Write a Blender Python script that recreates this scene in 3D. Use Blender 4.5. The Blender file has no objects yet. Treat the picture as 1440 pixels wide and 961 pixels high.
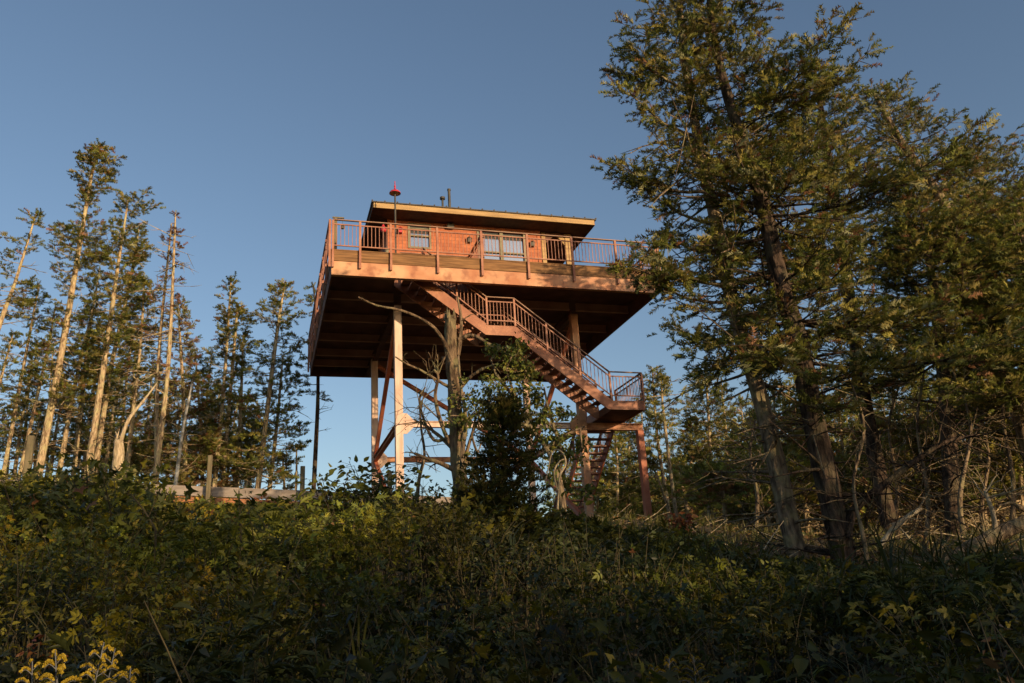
import bpy, math, random
import numpy as np
from mathutils import Vector, Matrix
random.seed(7)
rng = np.random.default_rng(11)
sc = bpy.context.scene
col = sc.collection
PI = math.pi

# ------------------------------------------------------------------ camera
F0 = 1196.54
pit, rol, yaw = .3194, -.0577, .2964
CAM = np.array([-1.8338, -24.4526, 1.5958])
fw = np.array([math.sin(yaw)*math.cos(pit), math.cos(yaw)*math.cos(pit), math.sin(pit)])
r0 = np.array([math.cos(yaw), -math.sin(yaw), 0.]); u0 = np.cross(r0, fw)
rt = math.cos(rol)*r0 + math.sin(rol)*u0
up = -math.sin(rol)*r0 + math.cos(rol)*u0
cam_d = bpy.data.cameras.new('camera'); cam = bpy.data.objects.new('camera', cam_d); col.objects.link(cam)
cam.matrix_world = Matrix(((rt[0], up[0], -fw[0], CAM[0]), (rt[1], up[1], -fw[1], CAM[1]), (rt[2], up[2], -fw[2], CAM[2]), (0, 0, 0, 1)))
cam_d.sensor_width = 36; cam_d.lens = F0/1440*36; cam_d.clip_end = 3000; cam_d.clip_start = .05
sc.camera = cam
F2 = np.array([math.sin(yaw), math.cos(yaw), 0.]); R2 = r0

def ray(px, py): return fw + rt*(px-720)/F0 - up*(py-480.5)/F0
def P(px, py, s):                         # point s metres ahead on the view ray of a photo position
    d = ray(px, py); return CAM + d*(s/(d @ F2))
def at(px, py, ax, v):
    d = ray(px, py); return CAM + d*((v-CAM[ax])/d[ax])
def SL(x, y):
    dx, dy = x-CAM[0], y-CAM[1]
    return dx*F2[0]+dy*F2[1], dx*R2[0]+dy*R2[1]
def XY(s, l): return CAM[0]+F2[0]*s+R2[0]*l, CAM[1]+F2[1]*s+R2[1]*l

def wob(x, y):
    return .16*np.sin(x*.61+1.3)*np.cos(y*.47+.4)+.09*np.sin(x*1.43+y*1.1)+.05*np.sin(x*2.9-y*2.3)
def sstep(t): t = np.clip(t, 0, 1); return t*t*(3-2*t)
def H(x, y):
    x = np.asarray(x, float); y = np.asarray(y, float)
    s, l = SL(x, y)
    crest = 4.55-.085*np.clip(l, -14, 14)-.035*np.clip(l, 0, 8)
    base = np.where(s > 0, crest*np.clip(s/23., 0, 1)**1.0, s*.03)
    rounding = .35*np.exp(-((s-23)/5.)**2)
    far = -.04*np.clip(s-48, 0, 200)
    return base-rounding+far+wob(x, y)*np.clip(np.abs(s)/6, .3, 1)

# ------------------------------------------------------------------ materials
def newmat(name):
    m = bpy.data.materials.new(name); m.use_nodes = True
    nt = m.node_tree; b = nt.nodes['Principled BSDF']
    return m, nt, b
def noise_col(nt, scale, c1, c2, detail=5, coord='Object', lo=.35, hi=.65, stretch=None):
    tc = nt.nodes.new('ShaderNodeTexCoord'); n = nt.nodes.new('ShaderNodeTexNoise')
    n.inputs['Scale'].default_value = scale; n.inputs['Detail'].default_value = detail
    if stretch:
        mp = nt.nodes.new('ShaderNodeMapping'); mp.inputs['Scale'].default_value = stretch
        nt.links.new(tc.outputs[coord], mp.inputs[0]); nt.links.new(mp.outputs[0], n.inputs[0])
    else: nt.links.new(tc.outputs[coord], n.inputs[0])
    r = nt.nodes.new('ShaderNodeValToRGB')
    r.color_ramp.elements[0].position = lo; r.color_ramp.elements[0].color = (*c1, 1)
    r.color_ramp.elements[1].position = hi; r.color_ramp.elements[1].color = (*c2, 1)
    nt.links.new(n.outputs[0], r.inputs[0]); return n, r
def bump(nt, b, src, strength, dist=.02):
    bp = nt.nodes.new('ShaderNodeBump'); bp.inputs['Strength'].default_value = strength; bp.inputs['Distance'].default_value = dist
    nt.links.new(src, bp.inputs['Height']); nt.links.new(bp.outputs[0], b.inputs['Normal'])
def mix(nt, a, b_, fac, mode='MIX'):
    m = nt.nodes.new('ShaderNodeMix'); m.data_type = 'RGBA'; m.blend_type = mode
    for s, v in ((6, a), (7, b_), (0, fac)):
        if hasattr(v, 'links'): nt.links.new(v, m.inputs[s])
        else: m.inputs[s].default_value = v if s == 0 else (*v, 1)
    return m.outputs[2]
def mat_noise(name, c1, c2, scale=3, rough=.8, bmp=.3, bd=.02, stretch=None, c3=None, s3=14, f3=.5, metallic=0, spec=.3):
    m, nt, b = newmat(name)
    n, r = noise_col(nt, scale, c1, c2, stretch=stretch)
    out = r.outputs[0]
    if c3:
        n2, r2 = noise_col(nt, s3, (0, 0, 0), (1, 1, 1), lo=.52, hi=.68, stretch=stretch)
        mu = nt.nodes.new('ShaderNodeMath'); mu.operation = 'MULTIPLY'; mu.inputs[1].default_value = f3
        nt.links.new(r2.outputs[0], mu.inputs[0]); out = mix(nt, out, c3, mu.outputs[0])
    nt.links.new(out, b.inputs['Base Color'])
    b.inputs['Roughness'].default_value = rough; b.inputs['Metallic'].default_value = metallic
    b.inputs['Specular IOR Level'].default_value = spec
    if bmp: bump(nt, b, n.outputs[0], bmp, bd)
    return m
M = {}
M['steel'] = mat_noise('painted_steel', (.42, .165, .075), (.62, .35, .19), 1.1, .6, .08, .01, c3=(.26, .09, .045), s3=3.2, f3=.7)
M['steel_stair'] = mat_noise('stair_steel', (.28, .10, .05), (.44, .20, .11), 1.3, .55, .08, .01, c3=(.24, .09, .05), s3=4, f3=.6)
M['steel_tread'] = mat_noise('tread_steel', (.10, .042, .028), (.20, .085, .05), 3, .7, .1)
M['steel_cap'] = mat_noise('handrail_steel', (.20, .10, .06), (.32, .18, .11), 3, .5, .05)
M['steel_post'] = mat_noise('railing_post_steel', (.28, .10, .055), (.42, .19, .11), 3, .5, .05)
M['steel_pale'] = mat_noise('faded_painted_steel', (.60, .40, .30), (.76, .58, .46), 2.2, .6, .08, .01, stretch=(2, 2, .4), c3=(.42, .2, .12), s3=4, f3=.35)
M['steel_red'] = mat_noise('red_oxide_steel', (.38, .10, .05), (.48, .17, .09), 2, .6, .05, .01)
M['steel_rail'] = mat_noise('railing_steel', (.26, .10, .06), (.38, .17, .10), 3, .5, .05, .01)
M['joist'] = mat_noise('joist_steel', (.42, .22, .14), (.55, .30, .19), 2, .7, .1, .01)
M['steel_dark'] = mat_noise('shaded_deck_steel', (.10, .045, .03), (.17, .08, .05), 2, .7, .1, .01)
M['timber'] = mat_noise('timber_fascia', (.14, .068, .028), (.29, .15, .06), 3.2, .8, .2, .01, stretch=(.5, 1, 6), c3=(.12, .07, .03), s3=5, f3=.5)
M['trim'] = mat_noise('yellow_trim', (.33, .205, .09), (.50, .33, .15), 3, .7, .1, .01, stretch=(.4, 1, 4), c3=(.36, .24, .09), s3=6, f3=.35)
M['roofmetal'] = mat_noise('roof_metal', (.05, .045, .04), (.09, .08, .07), 4, .5, .05)
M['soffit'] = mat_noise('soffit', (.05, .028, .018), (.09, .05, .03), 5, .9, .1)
M['darkmetal'] = mat_noise('dark_metal', (.05, .045, .035), (.09, .08, .06), 5, .5, .05)
M['redpaint'] = mat_noise('red_paint', (.42, .03, .045), (.52, .05, .06), 5, .4, 0)
M['white'] = mat_noise('pale_frame', (.17, .15, .095), (.27, .235, .15), 5, .6, 0)
M['blind'] = mat_noise('blind', (.25, .22, .16), (.38, .33, .25), 5, .8, 0)
M['plank'] = mat_noise('weathered_plank', (.26, .21, .17), (.40, .33, .27), 3, .9, .3, .01, stretch=(.6, .6, 5), c3=(.15, .12, .08), s3=6, f3=.5)
M['plank_orange'] = mat_noise('rust_plank', (.42, .17, .07), (.55, .25, .12), 3, .85, .3, .02, c3=(.14, .08, .04), s3=3, f3=.7)
M['post'] = mat_noise('fence_post', (.11, .09, .055), (.19, .155, .09), 4, .95, .4, .02, stretch=(3, 3, .5), c3=(.10, .10, .04), s3=7, f3=.4)

def siding():
    m, nt, b = newmat('cedar_siding')
    tc = nt.nodes.new('ShaderNodeTexCoord'); br = nt.nodes.new('ShaderNodeTexBrick')
    mp = nt.nodes.new('ShaderNodeMapping'); mp.inputs['Rotation'].default_value = (PI/2, 0, 0)
    nt.links.new(tc.outputs['Object'], mp.inputs[0]); nt.links.new(mp.outputs[0], br.inputs[0])
    br.inputs['Scale'].default_value = 1; br.inputs['Brick Width'].default_value = .21; br.inputs['Row Height'].default_value = .13
    br.inputs['Mortar Size'].default_value = .007; br.inputs['Color1'].default_value = (.40, .115, .045, 1)
    br.inputs['Color2'].default_value = (.50, .16, .06, 1); br.inputs['Mortar'].default_value = (.25, .07, .03, 1)
    n, r = noise_col(nt, 2.5, (.78, .74, .72), (1.1, 1.1, 1.1))
    o = mix(nt, br.outputs[0], r.outputs[0], .8, 'MULTIPLY'); nt.links.new(o, b.inputs['Base Color'])
    b.inputs['Roughness'].default_value = .75; bump(nt, b, br.outputs['Fac'], -.5, .01)
    return m
M['siding'] = siding()
def glass():
    m, nt, b = newmat('window_glass')
    b.inputs['Base Color'].default_value = (.42, .46, .50, 1); b.inputs['Metallic'].default_value = .85
    b.inputs['Roughness'].default_value = .06
    n, r = noise_col(nt, 1.2, (0, 0, 0), (1, 1, 1)); bump(nt, b, n.outputs[0], .03, .05)
    return m
M['glass'] = glass()
def bark(name, c1, c2, lich, fl, scale=6):
    m, nt, b = newmat(name)
    tc = nt.nodes.new('ShaderNodeTexCoord'); mp = nt.nodes.new('ShaderNodeMapping'); mp.inputs['Scale'].default_value = (1, 1, .3)
    nt.links.new(tc.outputs['Object'], mp.inputs[0])
    n = nt.nodes.new('ShaderNodeTexNoise'); n.inputs['Scale'].default_value = scale*2.2; n.inputs['Detail'].default_value = 6; nt.links.new(mp.outputs[0], n.inputs[0])
    r = nt.nodes.new('ShaderNodeValToRGB'); r.color_ramp.elements[0].position = .38; r.color_ramp.elements[1].position = .62
    r.color_ramp.elements[0].color = (*c1, 1); r.color_ramp.elements[1].color = (*c2, 1); nt.links.new(n.outputs[0], r.inputs[0])
    n2, r2 = noise_col(nt, scale*.6, (0, 0, 0), (fl, fl, fl), lo=.48, hi=.62)
    o = mix(nt, r.outputs[0], lich, r2.outputs[0]); nt.links.new(o, b.inputs['Base Color'])
    b.inputs['Roughness'].default_value = .95; b.inputs['Specular IOR Level'].default_value = .1
    bump(nt, b, n.outputs[0], 1., .08); return m
M['bark_pale'] = bark('pale_spruce_bark', (.20, .135, .08), (.54, .41, .25), (.46, .42, .21), .6)
M['bark_dark'] = bark('dark_spruce_bark', (.025, .018, .014), (.10, .068, .048), (.18, .16, .09), .3, 6)
M['bark_mid'] = bark('grey_brown_bark', (.09, .065, .045), (.30, .22, .14), (.34, .30, .15), .5, 7)
M['bark_snag'] = bark('lichen_snag_bark', (.075, .05, .032), (.24, .165, .10), (.24, .23, .11), .5, 6)
M['deadwood'] = bark('dead_wood', (.34, .26, .16), (.58, .46, .30), (.42, .40, .22), .3)
M['stem'] = mat_noise('weed_stem', (.035, .028, .014), (.07, .055, .025), 5, .8, 0)
M['birch'] = bark('white_bark', (.42, .40, .34), (.62, .6, .52), (.15, .13, .1), .7)

def leafmat(name, rough=.55, transl=.25, spec=.25):
    m, nt, b = newmat(name)
    a = nt.nodes.new('ShaderNodeAttribute'); a.attribute_name = 'tint'; a.attribute_type = 'GEOMETRY'
    nt.links.new(a.outputs['Color'], b.inputs['Base Color'])
    b.inputs['Roughness'].default_value = rough; b.inputs['Specular IOR Level'].default_value = spec
    if transl:
        t = nt.nodes.new('ShaderNodeBsdfTranslucent'); ms = nt.nodes.new('ShaderNodeMixShader'); ms.inputs[0].default_value = transl
        nt.links.new(a.outputs['Color'], t.inputs[0]); nt.links.new(b.outputs[0], ms.inputs[1]); nt.links.new(t.outputs[0], ms.inputs[2])
        nt.links.new(ms.outputs[0], nt.nodes['Material Output'].inputs[0])
    return m
M['needles'] = leafmat('conifer_needles', .6, .3, .2)
M['leaves'] = leafmat('broad_leaves', .5, .3, .3)

# ------------------------------------------------------------------ object helpers
def tag(o, label=None, cat=None, group=None, kind=None):
    for k, v in (('label', label), ('category', cat), ('group', group), ('kind', kind)):
        if v: o[k] = v
    return o
def thing(name, loc, label, cat, group=None):
    o = bpy.data.objects.new(name, None); o.empty_display_size = .3; col.objects.link(o); o.location = tuple(float(v) for v in loc)
    return tag(o, label, cat, group)
def orig(o): return np.array(o.matrix_world.translation if False else o.location) if o is not None else np.zeros(3)
OR = {}                                   # world origin of every parent (all unrotated while building)
def worig(p): return OR.get(p.name, np.array(p.location)) if p is not None else np.zeros(3)
def link(name, me, mat, parent, loc=None):
    me.materials.append(mat)
    o = bpy.data.objects.new(name, me); col.objects.link(o)
    if parent is not None: o.parent = parent
    OR[o.name] = worig(parent)
    return o

class MB:                                 # hard surface pieces, quads
    def __init__(s): s.v = []; s.f = []
    def box(s, x0, x1, y0, y1, z0, z1):
        n = len(s.v)
        s.v += [(x, y, z) for z in (z0, z1) for y in (y0, y1) for x in (x0, x1)]
        s.f += [(n, n+2, n+3, n+1), (n+4, n+5, n+7, n+6), (n, n+1, n+5, n+4), (n+2, n+6, n+7, n+3), (n, n+4, n+6, n+2), (n+1, n+3, n+7, n+5)]
        return s
    def beam(s, a, b, w, h, upv=(0, 0, 1)):
        a = Vector(a); b = Vector(b); d = (b-a).normalized(); sd = d.cross(Vector(upv))
        if sd.length < 1e-4: sd = d.cross(Vector((0, 1, 0)))
        sd.normalize(); u = sd.cross(d); n = len(s.v)
        for p in (a, b):
            for i, j in ((-1, -1), (1, -1), (1, 1), (-1, 1)): s.v.append(tuple(p+sd*(i*w/2)+u*(j*h/2)))
        s.f += [(n, n+1, n+2, n+3), (n+7, n+6, n+5, n+4)]+[(n+i, n+4+i, n+4+(i+1) % 4, n+(i+1) % 4) for i in range(4)]
        return s
    def ibeam(s, a, b, w, h, t=.02):      # H section
        a = Vector(a); b = Vector(b); d = (b-a).normalized(); sd = d.cross(Vector((0, 0, 1)))
        if sd.length < 1e-3: sd = Vector((1, 0, 0))
        sd.normalize(); u = sd.cross(d).normalized()
        s.beam(a, b, t, h-2*t-.004, u); s.beam(a+u*(h/2-t/2), b+u*(h/2-t/2), w, t, u); s.beam(a-u*(h/2-t/2), b-u*(h/2-t/2), w, t, u)
        return s
    def prism(s, pts, y0, y1):            # polygon in xz extruded along y
        n = len(s.v); k = len(pts)
        s.v += [(p[0], y0, p[1]) for p in pts]+[(p[0], y1, p[1]) for p in pts]
        s.f += [tuple(range(n, n+k)), tuple(range(n+2*k-1, n+k-1, -1))]+[(n+i, n+k+i, n+k+(i+1) % k, n+(i+1) % k) for i in range(k)]
        return s
    def lathe(s, c, prof, k=16, axis=2):
        n = len(s.v)
        for (r, z) in prof:
            for i in range(k):
                a = 2*PI*i/k; s.v.append((c[0]+r*math.cos(a), c[1]+r*math.sin(a), c[2]+z))
        for j in range(len(prof)-1):
            for i in range(k):
                s.f.append((n+j*k+i, n+j*k+(i+1) % k, n+(j+1)*k+(i+1) % k, n+(j+1)*k+i))
        return s
    def build(s, name, mat, parent=None, bevel=0, smooth=False):
        o0 = worig(parent); me = bpy.data.meshes.new(name)
        me.from_pydata([(p[0]-o0[0], p[1]-o0[1], p[2]-o0[2]) for p in s.v], [], s.f); me.update()
        import bmesh
        bm = bmesh.new(); bm.from_mesh(me); bmesh.ops.recalc_face_normals(bm, faces=bm.faces); bm.to_mesh(me); bm.free()
        if smooth: me.shade_smooth()
        o = link(name, me, mat, parent)
        if bevel:
            b = o.modifiers.new('bevel', 'BEVEL'); b.width = bevel; b.segments = 1; b.limit_method = 'ANGLE'
        return o

class Geo:                                # triangles with per-vertex tint
    def __init__(s): s.V = []; s.T = []; s.C = []; s.n = 0
    def add(s, V, T, C=None):
        s.V.append(V); s.T.append(T+s.n); s.n += len(V)
        s.C.append(np.broadcast_to(C, (len(V), 3)) if C is not None else np.full((len(V), 3), .2))
        return s
    def tube(s, pts, rad, k=6, jit=0, C=None):
        pts = np.asarray(pts, float); m = len(pts); rad = np.broadcast_to(np.asarray(rad, float), (m,))
        d = np.gradient(pts, axis=0); d /= np.linalg.norm(d, axis=1)[:, None]+1e-9
        ref = np.array([0, 0, 1.]) if abs(d[m//2, 2]) < .8 else np.array([1., 0, 0])
        a = np.cross(d, ref); a /= np.linalg.norm(a, axis=1)[:, None]+1e-9; b = np.cross(d, a)
        th = np.arange(k)*2*PI/k
        rr = rad[:, None]*(1+jit*rng.uniform(-1, 1, (m, k)))
        V = pts[:, None, :]+rr[..., None]*(np.cos(th)[None, :, None]*a[:, None, :]+np.sin(th)[None, :, None]*b[:, None, :])
        V = V.reshape(-1, 3)
        i = np.arange(m-1)[:, None]*k; j = np.arange(k)[None, :]; j2 = (j+1) % k
        T = np.concatenate([np.stack([i+j, i+j2, i+k+j2], -1).reshape(-1, 3), np.stack([i+j, i+k+j2, i+k+j], -1).reshape(-1, 3)])
        cap = np.array([[(m-1)*k+0, (m-1)*k+q, (m-1)*k+q+1] for q in range(1, k-1)])
        return s.add(V, np.concatenate([T, cap]), C)
    def sprays(s, Pn, D, L, tmpl, C, flat=.6):
        Pn = np.asarray(Pn, float); D = np.asarray(D, float); L = np.asarray(L, float); N = len(Pn)
        if N == 0: return s
        D = D/(np.linalg.norm(D, axis=1)[:, None]+1e-9)
        upv = np.array([0, 0, 1.])+rng.normal(0, flat, (N, 3))
        X = np.cross(D, upv); X /= np.linalg.norm(X, axis=1)[:, None]+1e-9; Z = np.cross(X, D)
        tv, tt = tmpl; k = len(tv)
        V = Pn[:, None, :]+L[:, None, None]*(tv[None, :, 0:1]*X[:, None, :]+tv[None, :, 1:2]*D[:, None, :]+tv[None, :, 2:3]*Z[:, None, :])
        T = tt[None]+(np.arange(N)*k)[:, None, None]
        C = np.repeat(np.asarray(C)[:, None, :], k, 1)
        return s.add(V.reshape(-1, 3), T.reshape(-1, 3), C.reshape(-1, 3))
    def mesh(s, name, o0, smooth=False):
        V = np.concatenate(s.V)-o0; T = np.concatenate(s.T); C = np.concatenate(s.C)
        me = bpy.data.meshes.new(name); me.vertices.add(len(V)); me.vertices.foreach_set('co', V.astype(np.float32).ravel())
        me.loops.add(len(T)*3); me.loops.foreach_set('vertex_index', T.astype(np.int32).ravel())
        me.polygons.add(len(T)); me.polygons.foreach_set('loop_start', np.arange(0, len(T)*3, 3, dtype=np.int32))
        me.polygons.foreach_set('loop_total', np.full(len(T), 3, dtype=np.int32))
        if smooth: me.polygons.foreach_set('use_smooth', np.ones(len(T), dtype=bool))
        a = me.color_attributes.new('tint', 'FLOAT_COLOR', 'POINT')
        a.data.foreach_set('color', np.concatenate([C, np.ones((len(C), 1))], 1).astype(np.float32).ravel())
        me.update(calc_edges=True); return me
    def build(s, name, mat, parent=None, smooth=False):
        return link(name, s.mesh(name, worig(parent), smooth), mat, parent)

# foliage templates: unit length along +y
def tmpl_needle(stations, width, length, rad=1, seed=1, tip=True):
    r = random.Random(seed); V = []; T = []
    for i in range(stations):
        y = (i+.3)/stations
        for q in range(rad):
            for sgn in (-1, 1):
                a = r.uniform(.6, 1.1); roll = r.uniform(-.5, .9)+q*.9; ln = length*(1-.45*y)*r.uniform(.75, 1.2)
                dx = sgn*math.sin(a)*math.cos(roll); dz = math.sin(a)*math.sin(roll); dy = math.cos(a)
                n = len(V); V += [(0, y-width/2, 0), (0, y+width/2, 0), (dx*ln, y+dy*ln, dz*ln)]; T.append((n, n+1, n+2))
    if tip:
        n = len(V); V += [(-width*.5, .8, 0), (width*.5, .8, 0), (0, 1.08, 0)]; T.append((n, n+1, n+2))
    n = len(V); V += [(-.012, 0, 0), (.012, 0, 0), (0, 1, 0.01)]; T.append((n, n+1, n+2))
    return np.array(V, float), np.array(T, int)
TN = tmpl_needle(6, .13, .42, 2, 3)       # near twig
TF = tmpl_needle(4, .20, .50, 2, 4)       # far twig
TFF = tmpl_needle(3, .26, .5, 1, 5)
def leaf1(x=0, y=0, ang=0, L=1, W=.55, fold=.12, droop=.12):
    pts = [(0, 0, 0), (-W*.42, .3, fold), (W*.42, .3, fold), (-W*.36, .62, fold*.8-droop*.4), (W*.36, .62, fold*.8-droop*.4), (0, 1, -droop), (0, .45, 0)]
    c, s_ = math.cos(ang), math.sin(ang)
    V = [(x+L*(p[0]*c+p[1]*s_), y+L*(-p[0]*s_+p[1]*c), L*p[2]) for p in pts]
    T = [(0, 6, 1), (0, 2, 6), (1, 6, 3), (2, 4, 6), (3, 6, 5), (4, 5, 6)]
    return V, T
def compound(parts):
    V = []; T = []
    for p in parts:
        v, t = leaf1(*p); n = len(V); V += v; T += [tuple(i+n for i in q) for q in t]
    return np.array(V, float), np.array(T, int)
TL1 = compound([(0, 0, 0, 1, .62)])
TL3 = compound([(0, .38, 0, .62, .6), (0, .34, 1.15, .5, .6), (0, .34, -1.15, .5, .6)])
TL5 = compound([(0, .45, 0, .55, .5), (0, .4, .9, .46, .5), (0, .4, -.9, .46, .5), (0, .22, 1.3, .4, .5), (0, .22, -1.3, .4, .5)])
def maple():
    out = [(0, .3)]; 
    rim = [(-.08, .3), (-.42, .22), (-.3, .42), (-.58, .62), (-.25, .62), (-.12, .72), (0, 1.08), (.12, .72), (.25, .62), (.58, .62), (.3, .42), (.42, .22), (.08, .3)]
    V = [(0, .45, 0)]+[(x, y, -.25*abs(x)+.05) for x, y in rim]
    T = [(0, i+1, i) for i in range(1, len(rim))]
    return np.array(V, float), np.array(T, int)
TLM = maple()
def lerp3(a, b, t): return a+(b-a)*t
def smooth_path(pts, n):
    pts = np.asarray(pts, float); m = len(pts)
    if m == 2: return pts[0]+(pts[1]-pts[0])*np.linspace(0, 1, n)[:, None]
    t = np.linspace(0, m-1, n); out = []
    ext = np.vstack([2*pts[0]-pts[1], pts, 2*pts[-1]-pts[-2]])
    for q in t:
        i = min(int(q), m-2); u = q-i; p0, p1, p2, p3 = ext[i:i+4]
        out.append(.5*((2*p1)+(-p0+p2)*u+(2*p0-5*p1+4*p2-p3)*u*u+(-p0+3*p1-3*p2+p3)*u**3))
    return np.array(out)
def path_at(path, t):
    x = t*(len(path)-1); i = int(min(x, len(path)-2)); return path[i]+(path[i+1]-path[i])*(x-i)

GREENS = np.array([(.105, .118, .022), (.145, .150, .028), (.066, .082, .020), (.20, .175, .038), (.18, .145, .040)])
RUSTY = np.array([(.16, .07, .03), (.12, .075, .03), (.20, .10, .045)])
LICH = np.array([(.26, .25, .12), (.20, .20, .10)])
def tint(n, pal=GREENS, rust=.05, lich=.03, gain=1.):
    c = pal[rng.integers(0, len(pal), n)]*rng.uniform(.75, 1.25, (n, 1))
    u = rng.random(n); c = np.where((u < rust)[:, None], RUSTY[rng.integers(0, 3, n)], c)
    c = np.where((u > 1-lich)[:, None], LICH[rng.integers(0, 2, n)], c)
    return c*gain

def conifer(name, label, cat, path, r_base, r_top, crown0, rad, limbs, group=None, tm=TF, spray=.42, bark='bark_pale', rust=.05,
            lich=.03, prof=None, extra=(), gap=.0, dead=14, dead_len=1.0, droop=.15, gain=1., density=1., upsweep=.5, side=None, k=8, root=None, deadk=3, sub=1.0):
    """path: world points base..top.  crown0: fraction of height where foliage begins."""
    path = smooth_path(path, 24); n = len(path)
    tt = np.linspace(0, 1, n); rr = r_base*(1-tt)**.8+r_top; rr[0] *= 1.25
    base = path[0]
    root = root or thing(name, base, label, cat, group)
    wood = Geo(); wood.tube(path, rr, k, .06)
    P_, D_, L_, C_ = [], [], [], []
    hgt = np.linalg.norm(path[-1]-path[0])
    prof = prof or (lambda q: (1-q)**.75*(.55+.45*min(1, q*5)) + .06)
    az = rng.random()*6.28
    patch = rng.random(8)*6.28
    for i in range(limbs):
        q = (i+rng.random()*.8)/limbs
        t = crown0+(1-crown0)*q
        o = path_at(path, t); az += 2.4+rng.normal(0, .5)
        if gap and (math.sin(az*1.0+patch[0]+q*9)+math.sin(q*23+patch[1])) < -2+2.6*gap*1.2: continue
        L = rad*prof(q)*rng.uniform(.45, 1.2)
        if side is not None:
            dv = np.array([math.cos(az), math.sin(az), 0]); L *= 1+side[0]*float(dv @ (R2*side[1]))
        el = -droop+upsweep*q+rng.normal(0, .13)
        d0 = np.array([math.cos(az)*math.cos(el), math.sin(az)*math.cos(el), math.sin(el)])
        m = 6; u = np.linspace(0, 1, m)[:, None]
        perp = np.array([-math.sin(az), math.cos(az), 0])*rng.normal(0, .12)
        lp = o+d0*L*u+perp*L*u*u+np.array([0, 0, 1.])*L*(-.16*u*(1-u)*2+.10*u**3)
        wood.tube(lp, np.linspace(max(.012, r_base*.16*(1-q)+.008), .006, m), 4 if k > 6 else 3)
        nb = max(3, int(L/.16*density))
        for b in range(nb):
            ub = .22+.78*(b+rng.random())/nb if L > .6 else (b+.5)/nb
            pb = path_at(lp, min(ub, .999)); sg = 1 if b % 2 else -1
            aa = az+sg*rng.uniform(.5, 1.25)
            lb = (.18+.42*L*(1-ub)**.8)*rng.uniform(.6, 1.2)*sub
            db = np.array([math.cos(aa), math.sin(aa), rng.normal(.03, .16)])
            ns = max(2, int(lb/(spray*.30)))
            for j in range(ns):
                w_ = (j+rng.random()*.6)/ns
                P_.append(pb+db*lb*w_+rng.normal(0, spray*.22, 3)+np.array([0, 0, -.08*lb*w_*w_])); jj = rng.normal(0, .7, 3); jj[2] = abs(jj[2])*.9-.25
                D_.append(db+jj); L_.append(spray*rng.uniform(.6, 1.15))
            if ns > 2 and k > 6: wood.tube(np.array([pb, pb+db*lb*.9]), [.008, .004], 3)
        for j in range(2): P_.append(lp[-1]-d0*spray*.2); D_.append(d0+rng.normal(0, .25, 3)); L_.append(spray*rng.uniform(.7, 1.1))
    for (te, tgt) in extra:                # long limbs that reach a given place
        o = path_at(path, te); v = tgt-o; L = np.linalg.norm(v); u = np.linspace(0, 1, 9)[:, None]
        lp = o+v*u+np.array([0, 0, 1.])*L*.12*np.sin(u*PI)*-1+rng.normal(0, .03, (9, 3))*u*(1-u); wood.tube(lp, np.linspace(.035, .008, 9), 5)
        for b in range(int(L/.07)):
            ub = rng.uniform(.35, 1); pb = path_at(lp, min(ub, .999)); dv = v/L+rng.normal(0, .8, 3)*[1, 1, .4]; dv /= np.linalg.norm(dv); lb = (.12+.5*(1-abs(ub-.75)*1.6))*rng.uniform(.4, 1)
            wood.tube([pb, pb+dv*lb*.9], [.008, .004], 3)
            for j in range(max(3, int(lb/(spray*.25)))):
                P_.append(pb+dv*lb*rng.random()+rng.normal(0, spray*.25, 3)); D_.append(dv+rng.normal(0, .6, 3)); L_.append(spray*rng.uniform(.6, 1.15))
    for j in range(6):
        P_.append(path_at(path, 1-.01*j)); D_.append(np.array([0, 0, 1.])+rng.normal(0, .5, 3)); L_.append(spray*rng.uniform(.6, .9))
    dg = Geo(); nd = 0
    for i in range(dead):
        t = rng.uniform(.05, min(.95, crown0+.35)); o = path_at(path, t); a = rng.random()*6.28; L = dead_len*rng.uniform(.3, 1.2)
        el = rng.normal(-.05, .25); d = np.array([math.cos(a)*math.cos(el), math.sin(a)*math.cos(el), math.sin(el)])
        pr = np.array([-math.sin(a), math.cos(a), rng.normal(0, .5)])*rng.normal(0, .2)
        u = np.linspace(0, 1, 5)[:, None]; lp = o+d*L*u+pr*L*u*u
        r1 = max(.010, min(.035, .02*L+.006)); dg.tube(lp, np.linspace(r1, .004, 5), deadk)
        for j in range(rng.integers(1, 5)):
            pb = path_at(lp, rng.uniform(.3, .95)); dd = d+rng.normal(0, .6, 3); lb = L*rng.uniform(.15, .45)
            dg.tube(np.array([pb, pb+dd*lb*.6, pb+dd*lb+np.array([0, 0, rng.normal(0, .08)])*lb]), [r1*.5, r1*.35, .003], 3)
        nd += 1
    for V_, T_, C_2 in zip(dg.V, dg.T, dg.C): wood.V.append(V_); wood.T.append(T_+wood.n); wood.C.append(C_2)
    wood.n += dg.n
    tr = wood.build('trunk', M[bark], root, smooth=True)
    if P_:
        cg = Geo(); N = len(P_)
        c = tint(N, rust=rust, lich=lich, gain=gain)
        # lighter outside, darker clumps
        ph = np.array(P_); cl = .82+.3*np.sin(ph[:, 0]*3.1+ph[:, 2]*2.3)*np.cos(ph[:, 1]*2.7-ph[:, 2]*1.9)
        cg.sprays(P_, D_, L_, tm, c*cl[:, None]); cg.build('crown', M['needles'], root)
    return root
def ground_pt(p):
    x, y = p[0], p[1]; return np.array([x, y, float(H(x, y))-.1])
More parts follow.
